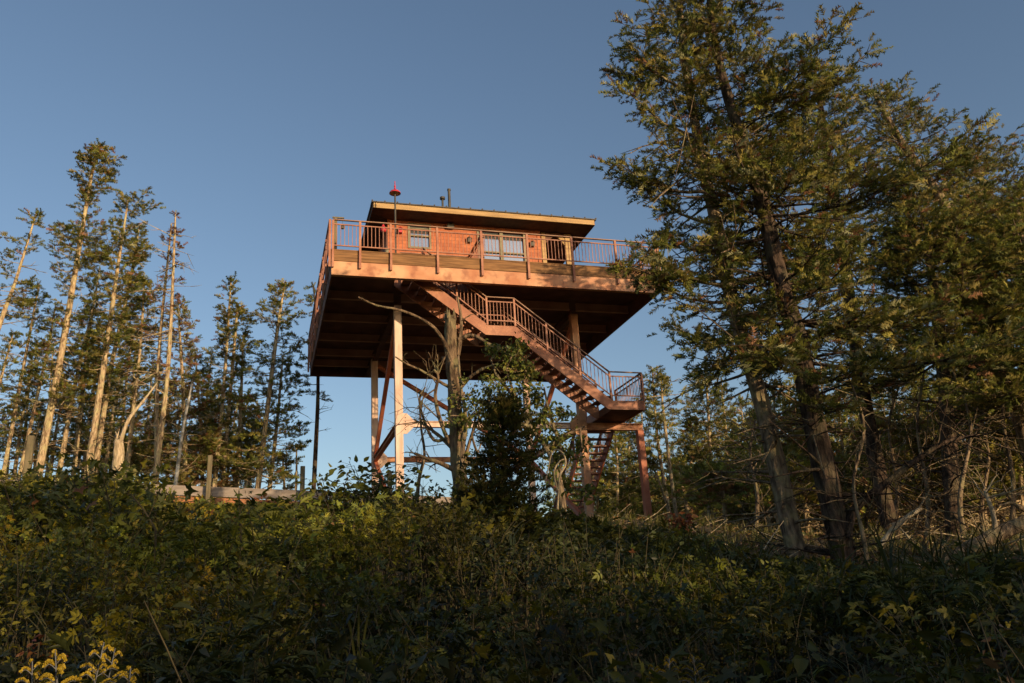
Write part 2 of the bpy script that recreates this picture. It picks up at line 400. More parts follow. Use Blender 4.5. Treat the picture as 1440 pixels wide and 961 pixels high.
def pxpath(pts, s, ds=0):
    """photo positions from foot to tip at distance s (tip at s+ds); extended down to the ground."""
    n = len(pts); W_ = [P(a, b, s+ds*i/(n-1)) for i, (a, b) in enumerate(pts)]
    d = W_[0]-W_[1]; k = 0
    g = float(H(W_[0][0], W_[0][1]))
    if W_[0][2] > g and abs(d[2]) > 1e-6:
        q = W_[0]+d*((g-.1-W_[0][2])/d[2]) if d[2] < 0 else ground_pt(W_[0])
        W_ = [q]+W_
    else: W_[0][2] = min(W_[0][2], g)
    return W_
SKY_STRENGTH = .15; SKY_TINT = (1.10, 1.07, 1.10, 1)
# unseen shade trees (across the sun direction, towards the sun, scale)
SHADERS = [(-15, 16, .9), (-12, 19, 1.05), (-9, 15, .95), (-7, 20, 1.1), (-4.8, 15, 1.0), (-3.4, 18, 1.1), (-1.9, 15, .95), (3.0, 16, 1.0), (8.1, 16, 1.05), (9.8, 18, .9), (11.3, 15, .85), (14, 15, .78), (17, 18, .82), (20, 15, .75), (9, 10, .75), (-2.8, 9, .75), (12.5, 10, .66), (5.8, 8, .40), (3.7, 9, .5), (7.4, 9, .55), (10.3, 7, .55)]
# ------------------------------------------------------------------ sky and sun
SA, SE = math.radians(26), math.radians(9.5)          # sun stands to the right of the tower's front, low
sd = Vector((math.sin(SA)*math.cos(SE), -math.cos(SA)*math.cos(SE), math.sin(SE)))
w = bpy.data.worlds.new('World'); sc.world = w; w.use_nodes = True; nt = w.node_tree
sky = nt.nodes.new('ShaderNodeTexSky'); sky.sky_type = 'NISHITA'; sky.sun_disc = False
sky.sun_elevation = SE; sky.sun_rotation = math.atan2(sd.x, sd.y); sky.altitude = 50; sky.air_density = 1.0; sky.dust_density = 1.1; sky.ozone_density = 1.6
bg = nt.nodes['Background']; bg.inputs[1].default_value = SKY_STRENGTH
tm_ = nt.nodes.new('ShaderNodeMix'); tm_.data_type = 'RGBA'; tm_.blend_type = 'MULTIPLY'; tm_.inputs[0].default_value = 1
tm_.inputs[7].default_value = SKY_TINT
nt.links.new(sky.outputs[0], tm_.inputs[6]); nt.links.new(tm_.outputs[2], bg.inputs[0])
sl = bpy.data.lights.new('sun', 'SUN'); sl.energy = 5.0; sl.angle = math.radians(.5); sl.color = (1, .73, .44)
so = bpy.data.objects.new('sun', sl); col.objects.link(so); so.rotation_euler = sd.to_track_quat('Z', 'Y').to_euler()
sc.view_settings.view_transform = 'Standard'; sc.view_settings.look = 'None'; sc.view_settings.exposure = 0
sc.cycles.max_bounces = 5; sc.cycles.diffuse_bounces = 2; sc.cycles.transparent_max_bounces = 4; sc.cycles.use_denoising = True

# ------------------------------------------------------------------ ground
def grid_axis():
    a = np.concatenate([np.linspace(-40, 60, 168), np.geomspace(62, 900, 26)]); b = -np.geomspace(42, 900, 24)[::-1]
    return np.concatenate([b, a])
gx = grid_axis()+0.; gy = grid_axis()-10.
X, Y = np.meshgrid(gx, gy); Z = H(X, Y)
n = len(gx); m_ = len(gy)
me = bpy.data.meshes.new('ground')
idx = np.arange(n*m_).reshape(m_, n)
me.from_pydata(np.stack([X, Y, Z], -1).reshape(-1, 3).tolist(), [], np.stack([idx[:-1, :-1], idx[:-1, 1:], idx[1:, 1:], idx[1:, :-1]], -1).reshape(-1, 4).tolist())
me.shade_smooth(); me.update()
gm = mat_noise('forest_floor', (.045, .034, .018), (.15, .10, .05), 4, .95, 1., .12, c3=(.06, .07, .02), s3=9, f3=.8)
ground = link('ground', me, gm, None); ground['kind'] = 'structure'

# ------------------------------------------------------------------ lookout tower
T = thing('lookout_tower', (5.5, 5.5, 4.4), 'rust-pink steel lookout tower with orange cabin, railed deck and long outside stair', 'lookout tower')
OR[T.name] = np.array((5.5, 5.5, 4.4))
W_, D_ = 11.0, 11.15
CX = (2.40, 8.75); CY = (2.5, 8.6)
def gz(x, y): return float(H(x, y))-.2
for x in CX:
    for y in CY:
        c = MB(); front = y < 5
        c.box(x-.125, x+.125, y-.125, y+.125, gz(x, y), 12.02); b = c.build('column', M['steel_pale' if x < 5 or not front else 'steel'], T, .008)
        p = MB(); p.box(x-.22, x+.22, y-.22, y+.22, gz(x, y)+.02, gz(x, y)+.32); p.build('base_plate', M['steel_red'], b)
# deck
MB().beam((0, 0.03, 12.225), (W_, 0.03, 12.225), .06, .45).box(0, W_, 0.06, .16, 12.0, 12.03).box(0, W_, .06, .16, 12.42, 12.45).build('edge_beam', M['steel'], T)
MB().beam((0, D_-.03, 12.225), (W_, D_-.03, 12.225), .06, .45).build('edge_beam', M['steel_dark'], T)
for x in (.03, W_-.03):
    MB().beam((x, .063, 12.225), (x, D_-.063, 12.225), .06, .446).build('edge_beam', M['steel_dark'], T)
OX0, OX1, OY0, OY1 = 2.15, 4.75, .62, 1.98        # stair opening
d = MB()
d.box(.065, W_-.065, OY1, D_-.065, 12.47, 12.8).box(.065, W_-.065, .065, OY0, 12.47, 12.8).box(.065, OX0, OY0, OY1, 12.47, 12.8).box(OX1, W_-.065, OY0, OY1, 12.47, 12.8)
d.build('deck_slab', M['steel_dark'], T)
MB().box(-.02, W_+.02, -.02, .055, 12.46, 12.81).build('timber_fascia', M['timber'], T, .006)
MB().box(-.02, .055, .06, D_+.02, 12.46, 12.81).build('timber_fascia', M['timber'], T, .006)
MB().box(W_-.055, W_+.02, .06, D_+.02, 12.46, 12.81).build('timber_fascia', M['timber'], T, .006)
dk = MB()
for i in range(int(D_/.15)+1):
    y0 = -.03+i*.15
    if OY0-.05 < y0+.07 < OY1: dk.box(-.04, OX0, y0, y0+.142, 12.812, 12.84).box(OX1, W_+.04, y0, y0+.142, 12.812, 12.84)
    else: dk.box(-.04, W_+.04, y0, min(y0+.142, D_+.04), 12.812, 12.84)
dk.build('deck_boards', M['timber'], T)
for y in (2.5, 4.67, 6.85, 8.75, 10.2):
    for seg in (((.07, 2.27), (2.53, 8.62), (8.88, W_-.07)) if y in (2.5,) else ((.07, W_-.07),)):
        MB().ibeam((seg[0], y, 12.32), (seg[1], y, 12.32), .13, .28).build('joist', M['joist'], T)
for x in CX:
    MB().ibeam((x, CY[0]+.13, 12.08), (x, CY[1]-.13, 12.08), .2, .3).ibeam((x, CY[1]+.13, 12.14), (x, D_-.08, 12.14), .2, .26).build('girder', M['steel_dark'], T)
# bracing frame: horizontals at one level, diagonals on the sides and the back
ZB = 7.93
def brace(a, b, w_=.14, h_=.16, m='steel_red'): MB().beam(a, b, w_, h_).build('brace', M[m], T, .005)
for y in CY: MB().ibeam((CX[0]+.12, y, ZB), (CX[1]-.12, y, ZB), .16, .2).build('cross_beam', M['steel_pale' if y < 5 else 'steel'], T)
for x in CX: MB().ibeam((x, CY[0]+.13, ZB), (x, CY[1]-.13, ZB), .16, .2).build('cross_beam', M['steel'], T)
for x in CX:
    brace((x, CY[1]-.14, ZB+.1), (x, CY[0]+.15, 11.7)); brace((x, CY[1]-.14, ZB-.12), (x, CY[0]+.3, 4.7))
brace((CX[0]+.12, CY[1], 11.75), (CX[1]-.12, CY[1], ZB+.12)); brace((CX[1]-.12, CY[1], ZB-.12), (CX[0]+.2, CY[1], 4.9), m='steel')
for x, sg in ((CX[0]+.126, 1), (CX[1]-.126, -1)):
    for y in CY:
        g = MB().prism([(x, ZB-.34), (x+sg*.12, ZB-.34), (x+sg*.34, ZB-.12), (x+sg*.34, ZB+.12), (x+sg*.12, ZB+.34), (x, ZB+.34)], y-.11, y-.085)
        pl = g.build('gusset_plate', M['steel_pale' if x < 5 else 'steel'], T)
        for i in range(4): MB().lathe((x+sg*.07, y-.118, ZB-.2+.13*i), [(.001, -.012), (.018, -.012), (.018, .012), (.001, .012)], 6).build('bolt', M['darkmetal'], pl)
# landing, leg and its beam
LX0, LX1, LY0, LY1, LZ = 9.12, 10.32, .66, 2.95, 8.36
MB().ibeam((CX[1]+.13, 2.5, 7.9), (11.02, 2.5, 7.9), .18, .24).build('landing_beam', M['steel'], T)
MB().box(10.78, 11.0, 2.39, 2.61, gz(11, 2.5), 7.775).build('landing_leg', M['steel_red'], T, .008)
l = MB(); l.box(LX0, LX1, LY0, LY0+.05, LZ-.3, LZ).box(LX0, LX1, LY1-.05, LY1, LZ-.3, LZ).box(LX1-.05, LX1, LY0+.053, LY1-.053, LZ-.3, LZ).box(LX0, LX0+.05, LY0+1.35, LY1-.053, LZ-.3, LZ)
l.build('landing_frame', M['steel_stair'], T); MB().box(LX0+.06, LX1-.055, LY0+.055, LY1-.055, LZ-.27, LZ-.03).build('landing_floor', M['steel_dark'], T)
# stair flights
SY = (.66, 1.86)
def zig(off): return [(2.55, 12.42+off), (2.85, 12.36+off), (5.02, 10.76+off), (5.95, 10.76+off), (9.14, 8.36+off)]
def strg(y0, y1, m):
    top = [(2.2, 12.78), (2.44, 12.78), (5.06, 10.80), (5.98, 10.80), (9.16, 8.36)]; bot = [(9.13, 8.06), (8.99, 8.06), (5.90, 10.47), (4.96, 10.47), (2.2, 12.50)]
    return MB().prism(top+bot, y0, y1).build('stringer', M[m], T)
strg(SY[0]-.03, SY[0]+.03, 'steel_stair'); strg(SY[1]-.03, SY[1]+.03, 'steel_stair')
def flight(x0, z0, x1, z1, n):
    for i in range(n):
        u = (i+.5)/n; x = x0+(x1-x0)*u; z = z0+(z1-z0)*(i+1)/(n+1)
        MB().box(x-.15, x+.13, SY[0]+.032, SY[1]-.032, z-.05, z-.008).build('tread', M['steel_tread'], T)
flight(2.45, 12.75, 5.05, 10.8, 10); flight(5.98, 10.8, 9.15, 8.36, 13)
MB().box(5.0, 6.0, SY[0]+.032, SY[1]-.032, 10.52, 10.77).build('landing_floor', M['steel_dark'], T)
lx = (LX0+.03, LX1-.12); yb, zb = 7.6, 4.55
for x in lx:
    s_ = MB(); n0 = len(s_.v)
    s_.beam((x, LY1+.02, LZ-.16), (x, yb, zb), .05, .26); s_.build('stringer', M['steel_red'], T)
for i in range(18):
    u = (i+.6)/18; y = LY1+(yb-LY1)*u; z = LZ-.1+(zb-LZ+.1)*u
    MB().box(lx[0]+.027, lx[1]-.027, y-.13, y+.13, z-.045, z).build('tread', M['steel_rail'], T)
# railings
def rail_run(pts, hgt=1.0, posts=True, low=.1, m='steel_rail', post_drop=0., post_w=.07, mat_post='steel_post', cap=True, n_ball=.115):
    """pts: list of 3D deck-level points; one panel between each two"""
    for i, p in enumerate(pts):
        if posts: MB().box(p[0]-post_w/2, p[0]+post_w/2, p[1]-post_w/2, p[1]+post_w/2, p[2]-post_drop, p[2]+hgt).build('railing_post', M[mat_post], T)
    for a, b in zip(pts[:-1], pts[1:]):
        A = np.array(a, float); B = np.array(b, float); z = np.array([0, 0, 1.]); L = np.linalg.norm((B-A)[:2])
        if L < .01: continue
        g = MB(); e = (B-A)/L*.036
        g.beam(A+e+z*(hgt-.13), B-e+z*(hgt-.13), .035, .035).beam(A+e+z*low, B-e+z*low, .035, .035)
        nb = int(L/n_ball)
        for j in range(1, nb):
            q = A+(B-A)*j/nb; g.beam(q+z*(low+.02), q+z*(hgt-.15), .018, .018, (0, 1, 0))
        g.build('railing_panel', M[m], T)
    if cap:
        g = MB()
        for a, b in zip(pts[:-1], pts[1:]):
            g.beam((a[0], a[1], a[2]+hgt+.022), (b[0], b[1], b[2]+hgt+.022), .07, .03)
        g.build('handrail', M['steel_cap'], T)
ZD = 12.84
fx = [.03, .86, 1.82, 3.31, 4.76, 6.33, 7.9, 9.48, W_-.03]
YF = -.065
rail_run([(x, YF, ZD) for x in fx], .96, True, .11, post_drop=.62)
ys = [YF]+[YF+(D_+.1-YF)*i/8 for i in range(1, 9)]
rail_run([(-.065, y, ZD) for y in ys], .96, True, .11, post_drop=.62)
rail_run([(W_+.065, y, ZD) for y in ys], .96, True, .11, post_drop=.62)
rail_run([(W_*i/8, D_+.065, ZD) for i in range(0, 9)], .96, True, .11)
rail_run([(OX1+.1, .1, ZD), (OX1+.1, OY1+.06, ZD)], .95, True, .1); rail_run([(OX0+.3, OY1+.06, ZD), (3.4, OY1+.06, ZD), (OX1+.06, OY1+.06, ZD)], .95, True, .1)
def on(x, z0, x1, z1, n_): return [(x+(x1-x)*i/n_, 0, z0+(z1-z0)*i/n_) for i in range(n_+1)]
for y in (SY[0]-.02, SY[1]+.02):
    pts = [(2.95, y, 12.42), (4.05, y, 11.58), (5.03, y, 10.81), (5.97, y, 10.81), (7.03, y, 10.0), (8.1, y, 9.17), (9.13, y, 8.37)]
    if y < 1: pts += [(LX1-.03, y, LZ)]
    rail_run(pts, .95, True, .16, post_w=.06)
rail_run([(LX1-.03, LY0, LZ), (LX1-.03, LY1-.05, LZ)], .95, True, .1, post_w=.06)
for x in lx:
    rail_run([(x, LY1+.1, LZ-.05), (x, 4.55, 7.0), (x, 6.1, 5.72), (x, 7.4, 4.65)], .95, True, .16, post_w=.06)
# cabin
CX0, CX1, CY0, CY1, ZW = 2.08, 7.62, 2.3, 8.3, 15.17
wins = [(2.84, 3.52, 14.2, 15.02), (5.32, 6.98, 13.35, 14.98)]
xs = [CX0, 2.84, 3.52, 5.32, 6.98, CX1]
wl = MB()
for i in range(5):
    a, b = xs[i], xs[i+1]
    if (a, b) in [(q[0], q[1]) for q in wins]:
        q = wins[0 if a < 4 else 1]; wl.box(a, b, CY0, CY0+.12, ZD, q[2]).box(a, b, CY0, CY0+.12, q[3], ZW)
    else: wl.box(a, b, CY0, CY0+.12, ZD, ZW)
wl.build('cabin_wall', M['siding'], T)
MB().box(CX0, CX0+.12, CY0+.122, CY1, ZD, ZW).build('cabin_wall', M['siding'], T); MB().box(CX1-.12, CX1, CY0+.122, CY1, ZD, ZW).build('cabin_wall', M['siding'], T)
MB().box(CX0+.122, CX1-.122, CY1-.12, CY1, ZD, ZW).build('cabin_wall', M['siding'], T)
for x in (CX0+.045, CX1-.045): MB().box(x-.06, x+.06, CY0-.025, CY0-.003, ZD, ZW-.003).build('corner_board', M['siding'], T)
for (a, b, z0, z1) in wins:
    fr = MB(); t = .07; y0, y1 = CY0-.03, CY0+.05
    fr.box(a-t, a, y0, y1, z0-t, z1+t).box(b, b+t, y0, y1, z0-t, z1+t).box(a, b, y0, y1, z1, z1+t).box(a, b, y0, y1, z0-t, z0)
    mids = [(a+b)/2] if b-a > 1 else []
    for x in mids: fr.box(x-.06, x+.06, y0+.002, y1, z0, z1)
    zm = z0+(z1-z0)*.52
    edges = [a]+mids+[b]
    for u, v in zip(edges[:-1], edges[1:]):
        uu = u+(.062 if u != a else .0); vv = v-(.062 if v != b else .0); fr.box(uu, vv, y0+.02, y1-.01, zm-.025, zm+.025); fr.box(uu, vv, y0+.02, y1-.01, z1-.14, z1-.1)
    wo = fr.build('window', M['white'], T)
    for u, v in zip(edges[:-1], edges[1:]):
        uu = u+.005; vv = v-.005
        MB().box(uu, vv, CY0+.055, CY0+.065, z0, z1).build('pane', M['glass'], wo)
for (x, z) in ((2.5, 14.78), (7.3, 14.62), (4.95, 14.6)):
    wlm = MB().box(x-.07, x+.07, CY0-.14, CY0-.003, z-.13, z+.02).lathe((x, CY0-.08, z+.04), [(.1, -.02), (.09, .0), (.02, .06), (.001, .06)], 12).build('wall_light', M['redpaint'if x < 3 else 'darkmetal'], T)
MB().box(4.15, 4.4, CY0-.16, CY0-.003, 14.96, 15.12).build('floodlight', M['darkmetal'], T, .01)
# porch posts, roof
for x in (8.1, 8.33):
    pass
MB().box(7.7, 7.86, 2.35, 2.47, ZD, ZW-.02).build('porch_post', M['trim'], T, .01)
MB().box(8.62, 8.86, 2.35, 2.47, ZD, ZW-.02).prism([(8.62, ZW-.12), (8.62, ZW-.5), (8.32, ZW-.12)], 2.37, 2.45).build('porch_post', M['trim'], T, .01)
MB().prism([(7.86, ZW-.121), (7.86, ZW-.45), (8.2, ZW-.121)], 2.37, 2.45).box(7.86, 8.62, 2.36, 2.46, ZW-.12, ZW-.02).build('porch_beam', M['steel_dark'], T)
MB().box(8.62, 8.86, 7.6, 7.72, ZD, ZW-.02).build('porch_post', M['trim'], T)
RX0, RX1, RY0, RY1 = 1.5, 9.45, 1.5, 9.2
rf = MB(); e = .09
zc = ZW+.21; n0 = len(rf.v); xm0, xm1, ym = RX0+3.2, RX1-3.2, (RY0+RY1)/2
rf.v += [(RX0-e, RY0-e, zc), (RX1+e, RY0-e, zc), (RX1+e, RY1+e, zc), (RX0-e, RY1+e, zc), (xm0, ym, zc+.42), (xm1, ym, zc+.42), (RX0-e, RY0-e, zc-.035), (RX1+e, RY0-e, zc-.035), (RX1+e, RY1+e, zc-.035), (RX0-e, RY1+e, zc-.035)]
rf.f += [(0, 1, 5, 4), (1, 2, 5), (2, 3, 4, 5), (3, 0, 4), (0, 6, 7, 1), (1, 7, 8, 2), (2, 8, 9, 3), (3, 9, 6, 0), (6, 9, 8, 7)]
for i in range(20):
    x = RX0-e+.02+i*(RX1-RX0+2*e-.04)/19; rf.box(x-.02, x+.02, RY0-e-.02, RY0+.3, zc+.0, zc+.035)
roof = rf.build('roof', M['roofmetal'], T)
MB().box(RX0, RX1, RY0, RY1, ZW, ZW+.04).build('soffit', M['soffit'], roof)
MB().box(RX0-.02, RX1+.02, RY0-.045, RY0-.003, ZW-.015, ZW+.17).build('fascia', M['trim'], roof, .006)
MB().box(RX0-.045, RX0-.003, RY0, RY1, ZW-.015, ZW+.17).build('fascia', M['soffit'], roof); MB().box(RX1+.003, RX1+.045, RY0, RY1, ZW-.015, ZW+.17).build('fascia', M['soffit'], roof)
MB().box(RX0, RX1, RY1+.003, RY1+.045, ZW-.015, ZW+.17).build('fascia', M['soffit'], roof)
q = at(632, 285, 1, 3.6); MB().lathe((q[0], 3.6, zc), [(.055, 0), (.055, q[2]-zc+.5), (.07, q[2]-zc+.5), (.07, q[2]-zc+.56), (.001, q[2]-zc+.56)], 10).build('vent_pipe', M['darkmetal'], roof)
q = at(622.5, 288, 1, 3.2); MB().lathe((q[0], 3.2, zc), [(.04, 0), (.04, q[2]-zc+.2), (.10, q[2]-zc+.22), (.10, q[2]-zc+.3), (.001, q[2]-zc+.32)], 10).build('vent_pipe', M['darkmetal'], roof)
# lamp on the deck
yl = .42; b = at(556.8, 376, 1, yl); tp = at(557.3, 270, 1, yl); bx = b[0]
lp = thing('deck_lamp', (bx, yl, ZD), 'tall dark pole lamp with round red shade and red tip standing at the deck railing', 'lamp')
OR[lp.name] = np.array((bx, yl, ZD))
zt = tp[2]; MB().lathe((bx, yl, ZD), [(.07, 0), (.07, .03), (.032, .04), (.028, zt-ZD)], 10).build('pole', M['darkmetal'], lp)
MB().lathe((bx, yl, zt), [(.19, -.07), (.185, -.04), (.14, .015), (.06, .05), (.035, .09), (.02, .1), (.015, .08), (.04, .04), (.13, 0), (.18, -.05), (.19, -.07)], 20).build('shade', M['redpaint'], lp, smooth=True)
MB().lathe((bx, yl, zt-.07), [(.001, 0), (.17, .012), (.001, .02)], 20).build('diffuser', M['trim'], lp)
MB().lathe((bx, yl, zt+.1), [(.03, 0), (.025, .06), (.035, .1), (.015, .14), (.012, .28), (.001, .3)], 10).build('finial', M['redpaint'], lp, smooth=True)
# shepherd post with hanging lantern, left side
a = at(472.5, 353, 1, 4.2); ax = .45; 
hp = thing('deck_post', (ax, 4.2, ZD), 'short brown timber post at the left corner of the deck with a small hook arm', 'post')
OR[hp.name] = np.array((ax, 4.2, ZD)); tpz = at(472.5, 307, 1, 4.2)[2]
MB().box(ax-.05, ax+.05, 4.15, 4.25, ZD, tpz).build('post', M['post'], hp); MB().beam((ax-.12, 4.2, tpz+.02), (ax+.3, 4.2, tpz+.02), .06, .05).build('hook_arm', M['post'], hp)
hl = thing('hanging_lantern', (ax+.24, 4.2, tpz-.42), 'small dark lantern hanging from the timber post at the left deck corner', 'lantern')
OR[hl.name] = np.array((ax+.24, 4.2, tpz-.42))
MB().lathe((ax+.24, 4.2, tpz-.42), [(.001, 0), (.06, .01), (.075, .08), (.06, .17), (.02, .2), (.001, .2)], 10).build('body', M['darkmetal'], hl); MB().box(ax+.235, ax+.245, 4.195, 4.205, tpz-.22, tpz-.004).build('hanger', M['darkmetal'], hl)
# red lantern by the cabin's left corner
q = at(539, 322, 1, 1.9)
rl = thing('red_lantern', (q[0], 1.9, ZD), 'small red lantern on a thin stand beside the left corner of the cabin', 'lantern')
OR[rl.name] = np.array((q[0], 1.9, ZD))
MB().lathe((q[0], 1.9, ZD), [(.12, 0), (.12, .03), (.02, .04), (.018, q[2]-ZD-.12)], 10).build('stand', M['darkmetal'], rl)
MB().lathe((q[0], 1.9, q[2]-.12), [(.05, 0), (.09, .03), (.11, .1), (.06, .2), (.02, .3), (.001, .34)], 12).build('lantern_body', M['redpaint'], rl, smooth=True)
# grill / pale pot near the cabin corner
q = at(544, 350, 1, 1.7)
pt = thing('deck_pot', (q[0], 1.7, ZD), 'pale round pot with a narrow neck beside the red lantern on the deck', 'pot')
OR[pt.name] = np.array((q[0], 1.7, ZD)); hh = q[2]-ZD
MB().lathe((q[0], 1.7, ZD), [(.001, 0), (.12, 0), (.17, hh*.3), (.1, hh*.75), (.06, hh*.85), (.08, hh), (.001, hh)], 14).build('pot_body', M['white'], pt, smooth=True)
MB().lathe((q[0], 1.7, ZD+hh), [(.05, 0), (.04, .08), (.001, .1)], 10).build('lid', M['darkmetal'], pt)
# ------------------------------------------------------------------ left stand of thin spruces
G1 = 'thin spruces of the stand left of the tower'
def st(label, pts, s, ds, rb, rad, c0, limbs, **k):
    cat = k.pop('cat', 'tree'); nm = k.pop('name', 'spruce_tree'); k.setdefault('density', .95); k.setdefault('sub', .95); k.setdefault('spray', .30); rb *= .74; limbs = int(limbs*1.15); rad *= 1.08; k.setdefault('dead', 34); k.setdefault('dead_len', 1.1); k['gain'] = k.get('gain', 1.)*1.5; k['gap'] = max(.22, k.get('gap', 0)); rad *= .98
    return conifer(nm, label, cat, pxpath(pts, s, ds), rb, .03, c0, rad, limbs, group=G1, **k)
st('leaning spruce at the left edge of the photo with sparse tufts left of its tip', [(-60, 640), (0, 455), (22, 395), (52, 297)], 33, 1, .16, 1.5, .55, 34, gap=.5, side=(-.4, 1))
st('slim pale-stemmed spruce between the edge tree and the tallest left one', [(5, 665), (38, 490), (55, 400)], 36, 1, .12, 1.1, .5, 26, gap=.3)
st('very thin spruce stem just left of the tallest left spruce', [(40, 612), (68, 487), (78, 430)], 37, 1, .10, .9, .5, 20, gap=.3)
st('tallest spruce of the left stand with ragged top standing clear of the rest', [(55, 660), (87, 493), (110, 357), (126, 262), (138, 207)], 33, .5, .21, 2.0, .30, 110, gap=.12, side=(.15, 1), rust=.12, prof=lambda q: (.62+.35*math.sin(q*17))*(1-q)**.35*(.75+.25*min(1, q*4)))
st('short thick stem behind the tallest left spruce, its crown hidden among neighbours', [(87, 643), (103, 553), (122, 470), (135, 415)], 38, 1, .15, 1.3, .45, 34)
st('upright spruce close right of the tallest left one, full to half its height', [(107, 635), (124, 480), (140, 380)], 39, 1, .15, 1.5, .40, 44)
st('second tallest left spruce with bare pale leaning stem and crown on its right', [(127, 640), (151, 480), (165, 380), (181, 278)], 33, .5, .19, 1.5, .42, 80, side=(.6, 1), prof=lambda q: (.55+.4*(1-q))*(.8+.2*math.sin(q*21)))
st('spruce crown right of and behind the bare leaning stem', [(137, 640), (157, 513), (180, 410), (196, 320)], 36, .5, .15, 1.35, .40, 70, side=(.2, 1))
st('narrow spruce with short bushy tip left of the bare rusty tree', [(185, 600), (198, 480), (203, 390)], 36, .5, .12, 1.1, .42, 40, side=(.3, 1))
st('bare rusty-topped dead spruce, right stem of the pair', [(218, 678), (237, 507), (247, 300)], 32, .5, .17, 1.1, .62, 22, rust=.95, lich=.0, gap=.4, dead=90, dead_len=1.2, spray=.22, density=.6, cat='dead tree', name='dead_spruce')
st('bare rusty-topped dead spruce, left stem of the pair', [(220, 678), (223, 507), (241, 315)], 32.6, .5, .13, .9, .72, 14, rust=.95, lich=.0, gap=.4, dead=60, dead_len=1.1, spray=.22, density=.6, cat='dead tree', name='dead_spruce')
st('thin white dead stem leaning right in front of the brownish spruce', [(247, 680), (258, 600), (273, 527)], 31, .3, .08, .3, .97, 2, dead=10, dead_len=.4, cat='dead tree', name='bare_dead_tree', bark='birch')
st('full brownish spruce right of the bare rusty pair', [(262, 690), (258, 560), (250, 425)], 35, .5, .16, 2.5, .18, 84, rust=.35, gap=.05, prof=lambda q: (1-q)**.8+.06)
st('shorter full spruce behind the white dead stem', [(285, 690), (282, 600), (275, 500)], 38, .5, .13, 2.0, .15, 60, rust=.1)
st('round-topped spruce over a group of pale stems, left of centre', [(302, 680), (315, 540), (325, 392)], 35, .5, .14, 1.5, .38, 60, prof=lambda q: (.9-.5*q)*(1-q)**.3)
st('pale bare stem in the middle of the three under the round-topped spruce', [(313, 680), (330, 480), (334, 430)], 35.5, .5, .11, 1.0, .55, 26)
st('rightmost pale stem under the round-topped spruce', [(333, 683), (339, 560), (342, 470)], 36, .5, .13, 1.25, .35, 38, side=(.3, 1))
st('open-crowned spruce standing apart, right of the round-topped one', [(363, 683), (388, 480), (400, 400)], 34, .5, .15, 1.8, .36, 56, gap=.1, prof=lambda q: (.85-.35*q)*(1-q)**.35)
st('dark slim stem right of the open-crowned spruce', [(380, 680), (390, 590), (398, 500)], 36, .5, .12, 1.5, .42, 34)
st('thin dark spruce partly hidden behind the deck\'s left rear corner', [(441, 690), (447, 560), (446, 480), (441, 402)], 35, .5, .11, 1.2, .50, 22, gap=.2, dead=22, dead_len=.8, bark='bark_dark')
st('small pointed young fir at the foot of the stand, near the timber fence', [(400, 692), (399, 665), (397, 640)], 40, 0, .06, .8, .05, 26, dead=0)
st('thin bare dead stick beside the small young fir', [(416, 690), (417, 660), (417, 630)], 36, 0, .04, .1, .98, 1, dead=6, dead_len=.3, cat='dead tree', name='bare_dead_tree')
# fillers of the stand: further stems that read between the named ones
k_ = 0
fill = [(-25, 650, 18, 470, 35, .12, 1.3), (22, 655, 45, 520, 40, .1, 1.3), (72, 655, 92, 545, 42, .1, 1.5), (148, 665, 170, 520, 40, .11, 1.5), (168, 655, 186, 470, 42, .12, 1.5), (205, 680, 214, 520, 41, .11, 1.4), (235, 690, 240, 540, 43, .1, 1.6),
        (-60, 660, -20, 430, 38, .13, 1.6), (293, 690, 300, 560, 42, .1, 1.5), (118, 655, 140, 500, 43, .1, 1.5), (10, 660, 22, 560, 44, .1, 1.6), (350, 692, 362, 590, 44, .1, 1.4), (-95, 660, -50, 380, 36, .14, 1.6)]
desc = ['half-hidden spruce far left behind the edge tree', 'low spruce filling the gap left of the tallest one', 'low spruce directly behind the tallest left spruce stem', 'dark spruce between the two pale leaning stems', 'spruce behind the broken stub', 'low spruce left of the bare rusty pair',
        'dark low spruce behind the foot of the rusty pair', 'spruce cut by the left edge of the photo', 'low dark spruce between the brownish and round-topped ones', 'low spruce behind the second pale stem', 'short spruce at the far left foot of the stand', 'short dark spruce left of the open-crowned one', 'spruce mostly outside the left edge']
for i in range(26):
    x = rng.uniform(-70, 375); fill.append((x, 672, x+rng.uniform(8, 22), rng.uniform(470, 600) if i % 3 else rng.uniform(540, 630), rng.uniform(39, 52), rng.uniform(.07, .11), rng.uniform(1.0, 1.8)))
    desc.append(['slim pale stem', 'low bushy spruce', 'dark narrow spruce', 'thin brownish spruce'][i % 4]+' deep in the left stand, '+('near the left edge' if x < 40 else 'behind the tallest spruce' if x < 130 else 'behind the broken stub' if x < 210 else 'behind the bare rusty pair' if x < 290 else 'behind the round-topped spruce'))
for (bx, by, tx, ty, s, rb, rad), de in zip(fill, desc):
    st(de, [(bx, by), ((bx+tx)/2-2, (by+ty)/2), (tx, ty)], s, .5, rb*1.2, rad*.85, .42, 30, gain=1.25, spray=.32, density=.7)
# broken stub with a leaning limb
bs = pxpath([(166, 662), (167, 640), (167, 620)], 31); sb = thing('broken_stub', bs[0], 'thick pale broken trunk stub with one long limb leaning right', 'tree stump', None)
g = Geo(); g.tube(smooth_path(bs, 8), np.linspace(.24, .17, 8), 10, .1); q_ = P(167, 618, 31)
for i in range(7): g.tube([q_+rng.normal(0, .06, 3), q_+rng.normal(0, .07, 3)+[0, 0, .35*rng.random()+.1]], [.05, .006], 4)
g.build('trunk', M['deadwood'], sb, True)
g = Geo(); g.tube(smooth_path([P(167, 630, 31), P(180, 592, 31), P(200, 566, 31.3), P(220, 540, 31.6)], 12), np.linspace(.09, .03, 12), 6, .1); g.build('limb', M['deadwood'], sb, True)

